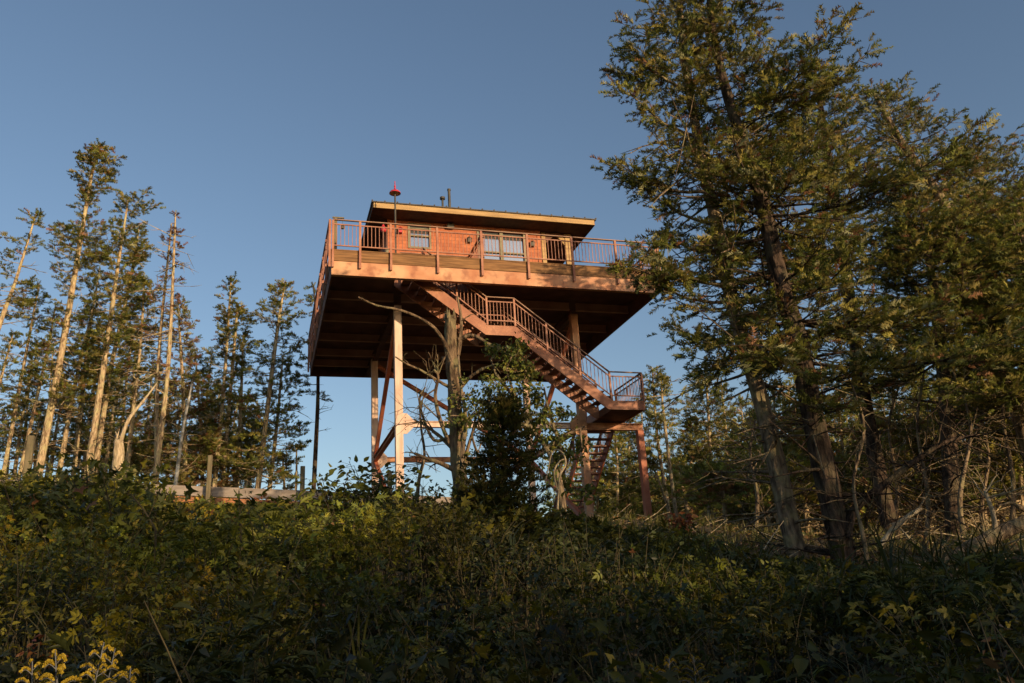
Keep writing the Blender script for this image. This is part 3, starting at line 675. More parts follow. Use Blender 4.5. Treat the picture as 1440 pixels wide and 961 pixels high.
# ------------------------------------------------------------------ stand right of the tower, behind
G2 = 'slim trees of the stand right of the tower'
def s2(label, pts, s, rb, rad, c0, limbs, **k): 
    k.setdefault('spray', .32); k['gain'] = k.get('gain', 1)*1.45; rb *= .8
    return conifer(k.pop('name', 'spruce_tree'), label, 'tree', pxpath(pts, s, .5), rb, .025, c0, rad, limbs, group=G2, **k)
s2('slim tree with small ragged tip just right of the stair landing', [(943, 733), (925, 620), (917, 517)], 33, .10, .85, .45, 40, gap=.2, gain=1.3, prof=lambda q: .5+.5*(1-q))
s2('pale slim twin stem right of the landing, its wispy crown half bare', [(952, 735), (940, 640), (932, 570), (930, 530)], 32.5, .09, .7, .62, 22, gap=.4, gain=1.4, lich=.3)
s2('leaning bare thin stem crossing in front of the pale twin stems', [(935, 700), (922, 665), (910, 650)], 33, .05, .5, .8, 6)
s2('dense spruce behind the outer stair leg', [(885, 740), (884, 650), (886, 585)], 42, .12, 1.9, .12, 66, gain=1.1)
s2('yellow-green spruce seen between the stair legs', [(868, 740), (868, 650), (864, 600)], 40, .1, 1.6, .2, 50, gain=1.4)
s2('spruce right of the outer stair leg, its stem in full light', [(915, 742), (905, 660), (902, 560)], 44, .12, 1.8, .2, 56)
s2('lower spruce behind the inner stair leg', [(838, 740), (842, 680), (845, 640)], 42, .1, 1.5, .15, 44, gain=1.2)
s2('dark full spruce right of the sky gap', [(975, 745), (972, 660), (972, 590)], 40, .13, 2.0, .12, 60, gain=.8)
s2('tall dark spruce with ragged left side behind the leaning big trunk', [(1003, 748), (998, 620), (992, 515)], 38, .16, 2.3, .15, 100, gain=.85, side=(-.2, 1))
s2('spruce close right of the tall dark one', [(1030, 748), (1022, 620), (1014, 540)], 41, .13, 1.9, .2, 70, gain=.9)
desc2 = ['small spruce low in the sky gap right of the landing', 'pale stem left of the big leaning trunk', 'spruce just behind the big leaning trunk', 'spruce seen between the two big trunks', 'pale stem between the two big trunks', 'spruce right behind the big dark trunk', 'slim spruce right of the big dark trunk', 'spruce behind the sweeping low limb',
         'thin spruce right of the sweeping limb', 'spruce under the dense right crown', 'pale stem under the dense right crown', 'spruce near the right edge, mid height', 'thin stem near the right edge', 'spruce at the right edge behind the fallen log', 'spruce cut off by the right edge', 'short spruce at the foot of the big dark trunk', 'short spruce behind the fallen log', 'low spruce at the right, deep in shade']
xs_ = [958, 1048, 1075, 1110, 1135, 1190, 1215, 1245, 1275, 1300, 1330, 1355, 1385, 1415, 1450, 1165, 1260, 1400]
for i, x in enumerate(xs_):
    ty = [650, 560, 540, 560, 590, 520, 560, 530, 560, 520, 540, 510, 560, 520, 500, 640, 630, 640][i]
    s2(desc2[i], [(x+14, 758+max(0, x-1100)*.03), (x+6, (758+ty)/2), (x-8, ty)], 34+(i*7) % 13, .09+.04*rng.random(), rng.uniform(1.2, 1.9), .4, 44, gain=1.5, density=.9, dead=20, dead_len=1.4)

bgx = list(range(780, 1440, 21))
where = ['between the stair legs', 'right of the outer stair leg', 'left of the leaning big trunk', 'around the two big trunks', 'under the right crowns', 'near the right edge']
for i, x in enumerate(bgx):
    j = i % 4; y_ = 640+rng.uniform(-55, 45); s_ = 46+rng.uniform(0, 14)
    kind = ['bushy pale-green spruce', 'yellowish slim spruce', 'dark narrow spruce', 'thin spruce with bare lower stem'][j]
    w_ = where[0 if x < 860 else 1 if x < 940 else 2 if x < 1040 else 3 if x < 1200 else 4 if x < 1340 else 5]
    s2(kind+' far back '+w_, [(x+14, 752), (x+7, 700), (x+rng.uniform(-6, 4), y_)], s_, .13, rng.uniform(1.6, 2.6), .35 if j < 2 else .5, 36, gain=2.2, density=.9, tm=TFF, spray=.5, dead=8)
# ------------------------------------------------------------------ the big spruces at the right
def near(label, pts, s, ds, rb, rad, c0, limbs, **k):
    return conifer('spruce_tree', label, 'tree', pxpath(pts, s, ds), rb, .04, c0, rad, limbs, group='big old spruces at the right', gain=k.pop('gain', 1.)*1.5, tm=k.pop('tm', TN), spray=k.pop('spray', .24), k=9, deadk=4, **k)
RM = ['spruce with bare twiggy lower stem', 'brownish bushy spruce', 'thin twiggy spruce', 'sunlit yellow-green spruce']
WH = ['in the middle row left of the leaning big trunk', 'in the middle row between the big trunks', 'in the middle row right of the dark big trunk', 'in the middle row under the far right crowns']
for i in range(34):
    x = 985+i*14.5+rng.uniform(-8, 8); ty = (610 if x < 1050 else 520)+rng.uniform(-30, 90); s_ = rng.uniform(21, 30)
    s2(RM[i % 4]+' '+WH[0 if x < 1060 else 1 if x < 1160 else 2 if x < 1300 else 3], [(x+16, 765+max(0, x-1100)*.05), (x+8, 680), (x+rng.uniform(-12, 6), ty)], s_, .06+.03*rng.random(), rng.uniform(.9, 1.5), [.45, .3, .55, .35][i % 4], 34, gain=1.6, dead=44, dead_len=1.1, spray=.3, rust=[.05, .3, .05, .02][i % 4])
near('big old spruce whose bare lichen-pale trunk leans left beside the dark one', [(1112, 745), (1085, 622), (1061, 533), (1029, 424), (1007, 314), (990, 240), (975, 160), (962, 80), (955, 0), (950, -90)], 13., .4, .118, 1.5, .31, 104, bark='bark_mid', dead=90, dead_len=1.2, lich=.12, rust=.07, density=1.3, gap=.22, extra=[(.56, P(872, 232, 12.6)), (.5, P(905, 262, 13)), (.44, P(880, 372, 12.4)), (.42, P(905, 350, 12.7)), (.40, P(915, 392, 12.8)), (.46, P(935, 330, 13.2)), (.66, P(885, 130, 12.8)), (.74, P(882, 60, 13)), (.36, P(985, 480, 12.6)), (.34, P(1000, 520, 13))], side=(-.15, 1), droop=.2, upsweep=.45, prof=lambda q: (.75+.35*math.sin(q*19+1))*(1-q*.35)*(.55+.45*min(1, q*6)))
near('biggest spruce with thick dark trunk right of the leaning one', [(1188, 790), (1150, 622), (1122, 480), (1098, 400), (1078, 310), (1059, 240), (1034, 169), (1012, 93), (1000, 20), (993, -70)], 12.5, .6, .155, 2.6, .24, 140, bark='bark_dark', dead=110, dead_len=1.3, lich=.12, rust=.07, density=1.35, gap=.24, side=(.42, 1), droop=.12, upsweep=.5, prof=lambda q: (.8+.25*math.sin(q*23))*(1-q*.62)*(.7+.3*min(1, q*6)))
near('spruce with rounded top just right of the biggest one', [(1262, 790), (1215, 560), (1182, 330), (1160, 190), (1146, 100)], 19, .5, .15, 2.3, .42, 90, bark='bark_dark', dead=30, dead_len=1.5, lich=.05, rust=.08, density=1.2, gap=.1, prof=lambda q: (.85-.35*q)*(1-q)**.3*(.8+.2*math.sin(q*20)))
near('spruce with thin bare leaning tip, pale with lichen, farther right', [(1490, 790), (1400, 470), (1335, 300), (1268, 200), (1226, 128)], 19.5, .5, .15, 2.4, .44, 84, bark='bark_mid', dead=24, dead_len=1.2, lich=.25, rust=.08, density=1.1, gap=.25, prof=lambda q: (1-q)**.8+.12)
near('spruce near the right edge with a feathery top', [(1575, 800), (1480, 480), (1405, 300), (1352, 208)], 21, .5, .17, 2.2, .40, 84, bark='bark_mid', dead=20, dead_len=1.2, lich=.10, rust=.04, density=1.1, gap=.12, prof=lambda q: (1-q)**.7+.08)
near('bright green full spruce at the right edge under the feathery one', [(1500, 800), (1475, 560), (1450, 400), (1428, 285)], 17, .3, .14, 2.5, .36, 90, bark='bark_mid', dead=16, dead_len=1.2, lich=.01, rust=.01, density=1.3, gain=1.15, prof=lambda q: (1-q)**.6+.08)
near('dark bushy spruce filling the space right of the biggest trunk', [(1345, 800), (1330, 560), (1312, 400), (1296, 300)], 17.5, .3, .14, 2.5, .42, 84, bark='bark_dark', dead=40, dead_len=1.7, lich=.02, rust=.04, density=1.25, prof=lambda q: (1-q)**.55+.08)
near('spruce with crown cut by the right edge of the photo', [(1680, 800), (1600, 540), (1540, 430), (1490, 370)], 18, .3, .17, 2.4, .36, 84, bark='bark_dark', dead=10, density=1.1, prof=lambda q: (1-q)**.6+.08)
# sweeping low limbs and dead tangles as trees' own limbs
def branchy(g, p0, d, L, r, depth, spread=.55, seg=6):
    d = np.asarray(d, float); d /= np.linalg.norm(d); pts = [np.asarray(p0, float)]; dd = d.copy()
    for i in range(seg): dd = dd+rng.normal(0, .14, 3); dd /= np.linalg.norm(dd); pts.append(pts[-1]+dd*L/seg)
    g.tube(pts, np.linspace(r, r*.35, seg+1), 7 if depth > 1 else 4, .08)
    tips = [pts[-1]]
    if depth > 0:
        for j in range(3 if depth > 1 else 2):
            q = rng.integers(2, seg+1); nd = dd+rng.normal(0, spread, 3); tips += branchy(g, pts[q], nd, L*rng.uniform(.4, .7), r*(.62-.06*q/seg*4), depth-1, spread, 5)
    return tips
def limb_tree(label, base, pts, s, r0_, r1_, mat, name='dead_tree', cat='dead tree', side_n=10, sl=.8, dead_up=0.):
    path = smooth_path([P(a, b, s) for a, b in pts], 20); t = thing(name, path[0], label, cat)
    g = Geo(); g.tube(path, np.linspace(r0_, r1_, 20), 8, .1); b_ = g
    for i in range(side_n):
        q = path_at(path, rng.uniform(.15, .98)); branchy(b_, q, rng.normal(0, 1, 3)+np.array([0, 0, dead_up]), sl*rng.uniform(.4, 1.1), r1_*.6, 1)
    g.build('trunk' if cat in ('tree', 'dead tree', 'tree stump') else 'wood', M[mat], t, True)
    return t
limb_tree('long dead trunk leaning far right from the foot of the biggest spruce', 0, [(1190, 770), (1200, 720), (1240, 685), (1285, 650), (1330, 622), (1375, 612)], 12.4, .075, .02, 'bark_dark', side_n=44, sl=1.1)
limb_tree('crooked dead stem rising beside the biggest dark trunk', 0, [(1225, 830), (1215, 760), (1200, 680), (1215, 600), (1190, 520)], 12.2, .035, .012, 'bark_mid', side_n=24, sl=.8)
limb_tree('slanting pale dead pole between bushes at the right', 0, [(1235, 770), (1262, 738), (1295, 715)], 12.2, .04, .03, 'deadwood', side_n=6, sl=.4)
limb_tree('fallen thick log resting uphill to the right edge', 0, [(1215, 828), (1270, 815), (1330, 790), (1385, 760), (1470, 722)], 12.5, .07, .11, 'bark_mid', 'fallen_log', 'log', side_n=12, sl=.6)
limb_tree('thinner bare fallen branch lying just below the thick log', 0, [(1238, 836), (1262, 832), (1290, 822), (1322, 806)], 11.8, .05, .03, 'deadwood', 'fallen_branch', 'branch', side_n=5, sl=.4)
limb_tree('short upright pale stub below the thick log', 0, [(1326, 855), (1333, 825), (1342, 800)], 12, .06, .045, 'deadwood', 'broken_stub', 'tree stump', side_n=3, sl=.3)
limb_tree('thin forked dead stem standing in front of the log', 0, [(1410, 850), (1402, 790), (1398, 730), (1385, 690)], 12.5, .05, .025, 'deadwood', side_n=12, sl=.8)
for i, (pp, de) in enumerate([([(1000, 785), (1030, 770), (1062, 755)], 'pale dead branch lying on lit ground left of the big trunks'), ([(1055, 752), (1075, 760), (1100, 768)], 'short dead branch crossing the pale one left of the big trunks'), ([(1085, 800), (1130, 782), (1180, 770)], 'dead branch lying between the two big trunks'), ([(985, 770), (1020, 778), (1080, 790)], 'low dead branch under the pale crossing pair'),
     ([(940, 735), (960, 765), (975, 790)], 'thin dead branch leaning beside the lit orange leaves')]):
    limb_tree(de, 0, pp, 17.5, .035, .015, 'deadwood', 'fallen_branch', 'branch', side_n=5, sl=.5)
for i, (pp, s, de) in enumerate([([(1300, 800), (1305, 700), (1290, 600), (1300, 520)], 18, 'tangled bare sapling right of the slanting pole'), ([(1360, 780), (1350, 700), (1365, 600), (1340, 520)], 17, 'tangled bare sapling under the right crown'), ([(1420, 780), (1425, 680), (1410, 580), (1425, 500)], 18, 'tangled bare sapling at the right edge'),
     ([(1250, 780), (1262, 690), (1250, 600), (1265, 540)], 20, 'tangled bare sapling behind the slanting pole'), ([(1060, 770), (1065, 700), (1055, 640), (1062, 590)], 20, 'small bare sapling left of the big leaning trunk'), ([(1395, 800), (1380, 720), (1390, 640), (1370, 560)], 20, 'grey bare sapling behind the log')]):
    limb_tree(de, 0, pp, s, .06, .02, 'bark_mid', side_n=34, sl=1.5)

# ------------------------------------------------------------------ snag and small trees in front of the tower
S0 = 15.
sn = [(648, 725), (646, 660), (641, 600), (638, 540), (635, 490), (633, 446)]
path = smooth_path(pxpath(sn, S0), 26); snag = thing('broken_snag', path[0], 'broken-topped dead trunk with green lichen and long bare limbs in front of the tower', 'dead tree')
g = Geo(); g.tube(path, np.linspace(.145, .105, 26), 14, .18)
for i in range(9): a = rng.random()*6.28; q_ = path[-1]+np.array([math.cos(a), math.sin(a), 0])*.09; g.tube([q_-[0, 0, .06], q_+[0, 0, .05+.14*rng.random()]], [.035, .006], 4)
for (t_, sg) in ((.35, 1), (.5, -1), (.62, 1), (.78, -1)):
    q_ = path_at(path, t_); g.tube([q_, q_+R2*.2*sg+[0, 0, .02]], [.07, .035], 7, .1)
g.build('trunk', M['bark_snag'], snag, True)
def limb(pts, r, ra, mat='bark_snag', sub=5, par=None, s=S0, dz=0, sl=.6):
    n_ = len(pts); W = smooth_path([P(a, b, s+dz*i/(n_-1)) for i, (a, b) in enumerate(pts)], 16)
    g = Geo(); g.tube(W, np.linspace(r, ra, 16), 7, .08)
    for i in range(sub): branchy(g, path_at(W, rng.uniform(.25, .95)), (W[-1]-W[0])/np.linalg.norm(W[-1]-W[0])+rng.normal(0, .8, 3), sl*rng.uniform(.3, 1), ra*.8, 1)
    g.build('limb', M[mat], par or snag, True)
limb([(637, 505), (618, 470), (598, 452), (565, 437), (530, 430), (504, 418)], .04, .014, dz=-1.2, sub=2, sl=.3)
limb([(632, 545), (615, 535), (590, 520), (572, 512), (556, 502)], .032, .012, dz=-.8, sub=3, sl=.4)
limb([(644, 500), (648, 470), (648, 445), (643, 417)], .045, .02, sub=1, sl=.3)
limb([(645, 478), (665, 472), (690, 486), (725, 505), (745, 530)], .045, .015, dz=-.3, sub=6)
limb([(648, 545), (662, 530), (682, 518), (700, 512)], .04, .015, dz=-.6, sub=4)
limb([(640, 640), (622, 600), (612, 560), (616, 530), (610, 520)], .045, .02, dz=-.3, sub=9)
limb([(645, 665), (620, 652), (600, 645), (583, 638)], .05, .025, dz=-.4, sub=4, sl=.4)
limb([(645, 640), (620, 615), (600, 600), (582, 590)], .04, .015, dz=.3, sub=9, sl=.7)
limb([(640, 610), (612, 620), (596, 590), (590, 560), (598, 545)], .035, .014, dz=.4, sub=10, sl=.8)
limb([(650, 600), (672, 580), (700, 570), (735, 575), (752, 566)], .035, .012, dz=.4, sub=8, sl=.7)
limb([(650, 660), (668, 600), (690, 575), (720, 548)], .035, .012, dz=.4, sub=8, sl=.7)
limb([(652, 690), (672, 650), (664, 610), (676, 570)], .035, .012, dz=.3, sub=8, sl=.7)
# apple-like leafy tree hanging right of the snag
def leafy(name, label, cat, stems, s, blobs, nleaf, size, pal, mat='bark_mid', tm=TL1, grp=None, droop=.5, twigs=26):
    """blobs: (px, py, radius_m, ds) leaf masses, joined by twigs"""
    st_ = [smooth_path(pxpath(stems[0], s), 14)]+[smooth_path([P(a, b, s) for a, b in q], 14) for q in stems[1:]]
    t = thing(name, st_[0][0], label, cat, grp); g = Geo()
    for i, q in enumerate(st_): g.tube(q, np.linspace(.07 if i == 0 else .04, .015, 14), 7, .12)
    allp = np.concatenate(st_); Pn = []; Dn = []
    for (a, b, r, dz) in blobs:
        c = P(a, b, s+dz); j = np.argmin(np.linalg.norm(allp-c, axis=1)); m_ = (allp[j]+c)/2+rng.normal(0, .1, 3)
        g.tube(smooth_path([allp[j], m_, c], 8), np.linspace(.02, .008, 8), 5)
        nt_ = max(4, int(twigs*r))
        for k in range(nt_):
            d = rng.normal(0, 1, 3); d /= np.linalg.norm(d); e = c+d*r*rng.uniform(.4, 1.15)*np.array([1, 1, .85]); mm = (c+e)/2+rng.normal(0, .08*r, 3)
            tw = smooth_path([c, mm, e], 6); g.tube(tw, np.linspace(.007, .003, 6), 3)
            for q in range(max(3, int(nleaf/nt_*r*2))):
                Pn.append(path_at(tw, rng.uniform(.25, 1))+rng.normal(0, .05, 3)); Dn.append(d*.6+rng.normal(0, .8, 3)-[0, 0, droop])
    g.build('trunk', M[mat], t, True)
    L = Geo(); N = len(Pn); L.sprays(Pn, Dn, size*rng.uniform(.6, 1.2, N), tm, tint(N, pal, .01, .0), 1.0); L.build('crown', M['leaves'], t)
    return t
PALY = np.array([(.12, .13, .02), (.09, .11, .02), (.15, .13, .025), (.06, .08, .02), (.08, .10, .025)])
leafy('apple_tree', 'small gnarled leafy tree with yellow-green leaves below the tower stair', 'tree',
      [[(790, 790), (792, 720), (785, 670), (768, 630), (745, 600), (725, 560), (712, 520)], [(785, 670), (790, 640), (780, 605), (770, 570), (765, 545)], [(768, 630), (800, 610), (822, 600)], [(745, 600), (720, 590), (695, 560)], [(725, 560), (700, 530), (690, 505)]], 14.6,
      [(715, 505, .42, 0), (738, 520, .40, .2), (700, 540, .40, -.2), (730, 550, .42, 0), (755, 560, .36, .2), (712, 578, .2, 0), (770, 585, .34, 0), (748, 592, .32, .2), (785, 612, .32, 0), (765, 622, .32, .2), (730, 490, .26, 0), (690, 490, .2, 0), (795, 580, .2, 0), (800, 640, .32, .3), (670, 565, .24, 0), (655, 590, .18, 0), (775, 650, .34, 0), (820, 625, .2, .4), (690, 590, .16, 0), (790, 680, .34, .3), (815, 690, .3, .6)], 230, .095, PALY*1.4)
leafy('ivy_vine', 'leafy vine climbing the lower half of the broken snag', 'vine', [[(652, 700), (650, 640), (655, 590), (648, 545), (645, 500)]], S0-.32,
      [(640, 560, .16, 0), (655, 575, .18, 0), (650, 610, .12, 0), (632, 590, .14, 0), (665, 550, .15, 0), (650, 535, .10, 0), (660, 640, .10, 0), (640, 690, .18, 0)], 150, .07, PALY*1.4, tm=TL1, twigs=60)
# curled bare loop branch
cl = thing('curled_branch', P(770, 735, 14.2), 'pale curled bare branch looping below the inner stair leg', 'branch')
g = Geo(); g.tube(smooth_path([P(a, b, 14.2) for a, b in [(783, 740), (785, 700), (787, 670), (795, 655), (793, 640), (783, 632), (775, 640), (772, 655), (766, 680)]], 26), np.linspace(.02, .009, 26), 7, .15)
g.tube(smooth_path([P(a, b, 14.2) for a, b in [(784, 690), (779, 665), (786, 650), (796, 645)]], 12), np.linspace(.018, .01, 12), 6, .1); g.build('branch', M['deadwood'], cl, True)
# small dark spruce in front
conifer('young_spruce', 'small dark young spruce in front of the tower base, right of the snag', 'tree', pxpath([(706, 790), (706, 690), (708, 568)], 12.0), .045, .012, .02, .8, 96, tm=TN, spray=.24, bark='bark_dark', rust=.0, lich=.0, gain=.5, droop=-.15, upsweep=.5, dead=0, density=1.2, k=8, prof=lambda q: (1-q)**.85+.05)
conifer('young_spruce', 'low dark spruce sprig left of the young spruce in front of the tower', 'tree', pxpath([(668, 790), (672, 740), (676, 690)], 11.6), .03, .01, .05, .6, 34, tm=TN, spray=.2, bark='bark_dark', rust=0, lich=0, gain=.5, dead=0)
limb_tree('thin white bare stem behind the young spruce', 0, [(693, 700), (691, 640), (688, 590), (687, 545)], 17, .04, .03, 'birch', side_n=3, sl=.4)
limb_tree('slim bare dark stem right of the near white column', 0, [(585, 715), (590, 670), (597, 640), (592, 600), (590, 570)], 16, .04, .015, 'bark_mid', side_n=14, sl=.8)

# ------------------------------------------------------------------ unseen trees added around the viewpoint to cast shade
G3 = 'unseen spruces added around the viewpoint for their shade'
sdir = np.array([sd.x, sd.y]); sdir /= np.linalg.norm(sdir); perp = np.array([-sdir[1], sdir[0]])
proto = []
for i in range(3):
    x, y = 60+i*4, -60; b = np.array([x, y, 0.]); hh = 10
    proto.append(conifer('spruce_tree', 'dense unseen spruce added behind the viewpoint to shade the slope', 'tree', [b, b+[0, 0, 5], b+[.2, .1, hh]], .16, .03, .08, 2.7, 84, group=G3, tm=TFF, spray=.55, density=.8, dead=0))
def place(src, x, y, sc_, rot):
    z = float(H(x, y))-.1
    if src.get('placed'):
        o = src.copy(); col.objects.link(o)
        for ch in list(src.children): c = ch.copy(); col.objects.link(c); c.parent = o
    else: o = src
    src['placed'] = 1; o.location = (x, y, z); o.rotation_euler = (0, 0, rot); o.scale = (sc_, sc_, sc_); return o
for i, (v, u, hsc) in enumerate(SHADERS):
    c = CAM[:2]+sdir*u+perp*v; place(proto[i % 3], c[0], c[1], hsc, i*1.7)
for o in proto: del o['placed']
for o in list(col.objects):
    if 'placed' in o: del o['placed']
# ------------------------------------------------------------------ undergrowth
PALG = np.array([(.070, .080, .012), (.095, .100, .012), (.050, .058, .012), (.13, .115, .014), (.040, .048, .012)])*1.3
def dens_h(s, l):
    x, y = XY(s, l)
    return .5+.5*math.sin(x*.9+1)*math.cos(y*.7)+.25*math.sin(x*2.1+y*1.7)
ENVX = [0, 60, 190, 235, 460, 520, 600, 700, 800, 920, 1000, 1200, 1440]; ENVY = [664, 650, 664, 708, 714, 702, 706, 718, 742, 764, 785, 806, 818]
TLN = compound([(0, 0, 0, 1, .28)]+[(0, .15+.13*j, (1 if j % 2 else -1)*.9, .5-.04*j, .26) for j in range(5)])
SPEC = []                                 # patches of one kind of plant each
def species():
    u = rng.random(); c = tint(1, PALG, 0, 0)[0]
    if u < .24: return (TL3, .95, c, .1, 1.0)
    if u < .38: return (TLM, 1.15, c*.8, -.1, .7)
    if u < .52: return (TLN, 1.5, c*1.05, .25, .7)
    if u < .66: return (TL1, .55, c*1.25, .2, 1.5)
    if u < .78: return (TL5, 1.0, c*np.array([1.3, 1.25, .8]), .0, 1.0)
    if u < .88: return (TL1, .9, c*.75, -.3, 1.0)
    if u < .94: return (TLN, .8, c*np.array([1.7, 1.35, .8]), .5, 1.1)
    return (TL1, .5, np.array((.14, .075, .03))*rng.uniform(.5, 1), .1, .5)
for i in range(1500):
    s_ = math.sqrt(rng.uniform(2**2, 38**2)); SPEC.append((s_, rng.uniform(-.74, .74)*(s_+1.5), species(), rng.uniform(.35, 1.08)))
SPX = np.array([XY(q[0], q[1]) for q in SPEC])
def plants(g, stem, n, srange, lsp, size, hgt, leaves, keep=lambda s, l: True):
    for i in range(n):
        s = math.sqrt(rng.uniform(srange[0]**2, srange[1]**2)); l = rng.uniform(-1, 1)*lsp*(s+1.5)
        if not keep(s, l): continue
        x, y = XY(s, l); z = float(H(x, y)); j = int(np.argmin((SPX[:, 0]-x+rng.normal(0, .12))**2+(SPX[:, 1]-y+rng.normal(0, .12))**2))
        tm_, szf, cs, el0, lf = SPEC[j][2]; hm = SPEC[j][3]
        hr = float(P(720+F0*l/s, np.interp(720+F0*l/s, ENVX, ENVY), s)[2])-z
        h = hgt*(.6+.6*hm)*rng.uniform(.7, 1.15)
        if s > 4: h = min(h, hr*hm*rng.uniform(.75, 1.12))
        if h < .12: continue
        k = rng.integers(2, 4); cd = (.5+.55*hm)*(1 if l < -.12*s and s > 7 else .72)*(1.65 if l < -.14*s and s > 8 else 1)  # left slope brightened, rest darkened: sun and shade painted into leaf colour
        Pn, Dn = [], []
        for q in range(k):
            a = rng.random()*6.28; sp = rng.uniform(.1, .45)*h
            b = np.array([x, y, z]); tp_ = b+np.array([math.cos(a)*sp, math.sin(a)*sp, h*rng.uniform(.7, 1.1)]); mm = (b+tp_)/2+np.array([0, 0, h*.18])
            pth = smooth_path([b, mm, tp_], 6); stem.tube(pth, np.linspace(.005, .002, 6), 3)
            for j in range(int(leaves*lf)):
                u = rng.uniform(.12, 1.)**.7; p = path_at(pth, min(u, .999)); aa = rng.random()*6.28; el = rng.normal(el0, .35)
                d = np.array([math.cos(aa)*math.cos(el), math.sin(aa)*math.cos(el), math.sin(el)])
                Pn.append(p+d*size*szf*rng.uniform(.1, 1.0)); Dn.append(d)
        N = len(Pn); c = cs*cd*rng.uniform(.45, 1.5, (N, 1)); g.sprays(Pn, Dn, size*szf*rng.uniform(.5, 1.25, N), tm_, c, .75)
G = [Geo(), Geo()]
clear = lambda s, l: s > 2.3 and not (3.2 < l/s*16 < 9.5 and s > 13.5 and rng.random() < .5)
plants(G[0], G[1], 900, (2.3, 8), .72, .09, .85, 16, keep=clear)
plants(G[0], G[1], 2100, (7.5, 15), .70, .11, .95, 13, keep=clear)
plants(G[0], G[1], 3000, (14, 26), .68, .13, .95, 8, keep=clear)
plants(G[0], G[1], 900, (25, 38), .70, .22, .9, 6)
ug = G[0].build('undergrowth', M['leaves'], None); tag(ug, 'dense tangle of brambles and leafy weeds covering the shaded slope', 'undergrowth', kind='stuff')
us = G[1].build('undergrowth_stems', M['stem'], None); tag(us, 'thin stems and canes of the undergrowth on the slope', 'undergrowth stems', kind='stuff')
# arching grass
gg = Geo()
for i in range(620):
    s = rng.uniform(3, 10); l = rng.uniform(-.65, .65)*s; x, y = XY(s, l); z = float(H(x, y)); a = rng.random()*6.28; h = rng.uniform(.5, 1.15); c = tint(1, np.array([(.06, .065, .018), (.08, .07, .022), (.04, .05, .015)]), 0, 0)[0]
    for j in range(4):
        aa = a+rng.normal(0, .8); d = np.array([math.cos(aa), math.sin(aa), 0]); u = np.linspace(0, 1, 6)[:, None]
        c0 = np.array([x, y, z])+d*h*.6*u**1.8+np.array([0, 0, 1.])*h*(u-.35*u**3); w_ = np.array([-d[1], d[0], 0])*(.006+.001*s)*(1-u*.9)
        V = np.concatenate([c0-w_, c0+w_]); T_ = np.array([[q, q+1, q+7] for q in range(5)]+[[q, q+7, q+6] for q in range(5)]); gg.add(V, T_, c)
tag(gg.build('grass', M['leaves'], None), 'long arching grass blades among the weeds', 'grass', kind='stuff')

# litter on the open ground under the big spruces
lt = Geo(); lw = Geo()
for i in range(9000):
    s = rng.uniform(11, 34); l = rng.uniform(.08, .66)*s; x, y = XY(s, l); z = float(H(x, y))
    if i % 8 == 0:
        a = rng.random()*6.28; L = rng.uniform(.15, .9); d = np.array([math.cos(a), math.sin(a), rng.normal(.12, .2)]); p = np.array([x, y, z+.02]); lw.tube([p, p+d*L*.5+rng.normal(0, .03, 3), p+d*L], [.012, .009, .004], 3)
    elif i % 4 in (0, 1):
        for j in range(5):
            d = np.array([rng.normal(0, .4), rng.normal(0, .4), 1.]); h = rng.uniform(.1, .32); lt.sprays([[x, y, z]], [d], [h], (np.array([(-.05, 0, 0), (.05, 0, 0), (0, 1, .15)], float), np.array([(0, 1, 2)])), np.array([(.13, .12, .03)])*rng.uniform(.5, 1.5), .5)
    else:
        for j in range(3): lt.sprays([[x+rng.normal(0, .15), y+rng.normal(0, .15), z+.02]], [rng.normal(0, 1, 3)*[1, 1, .3]], [rng.uniform(.06, .14)], TL1, np.array([[(.22, .12, .05), (.12, .07, .035), (.28, .18, .07), (.10, .11, .03)][rng.integers(0, 4)]]), .6)
tag(lt.build('leaf_litter', M['leaves'], None), 'dry leaves and grass tufts on the open ground under the big spruces', 'leaf litter', kind='stuff')
tag(lw.build('fallen_twigs', M['deadwood'], None), 'scattered fallen twigs on the open ground under the big spruces', 'twigs', kind='stuff')

# single shrubs and saplings that stand out of the tangle
def shrub(name, label, cat, px, py_foot, py_top, s, rad, n, size, tm, pal, grp=None, stems=5, rust=.01):
    b = P(px, py_foot, s); z = float(H(b[0], b[1])); b = np.array([b[0], b[1], z]); tp_ = P(px, py_top, s); h = max(.4, tp_[2]-z)
    t = thing(name, b, label, cat, grp); g = Geo(); L = Geo(); Pn, Dn = [], []
    for i in range(stems):
        a = rng.random()*6.28; e = b+np.array([math.cos(a)*rad*rng.uniform(.2, 1), math.sin(a)*rad*rng.uniform(.2, 1), h*rng.uniform(.75, 1.02)])
        pth = smooth_path([b, b*.5+e*.5+np.array([0, 0, .1*h]), e], 10); g.tube(pth, np.linspace(.012, .004, 10), 4)
        for j in range(n):
            u = rng.uniform(.2, 1.); p = path_at(pth, min(u, .999)); aa = rng.random()*6.28; el = rng.normal(.0, .4); d = np.array([math.cos(aa)*math.cos(el), math.sin(aa)*math.cos(el), math.sin(el)])
            r_ = rng.uniform(.05, .35)*rad; Pn.append(p+d*r_); Dn.append(d+[0, 0, -.2])
            if j % 3 == 0: g.tube([p, p+d*r_], [.004, .002], 3)
    N = len(Pn); L.sprays(Pn, Dn, size*rng.uniform(.6, 1.2, N), tm, tint(N, pal, rust, 0), 1.)
    g.build('stem', M['stem'], t); L.build('leaves', M['leaves'], t); return t
PD = PALG*.8
GS = 'leafy shrubs standing above the tangle'
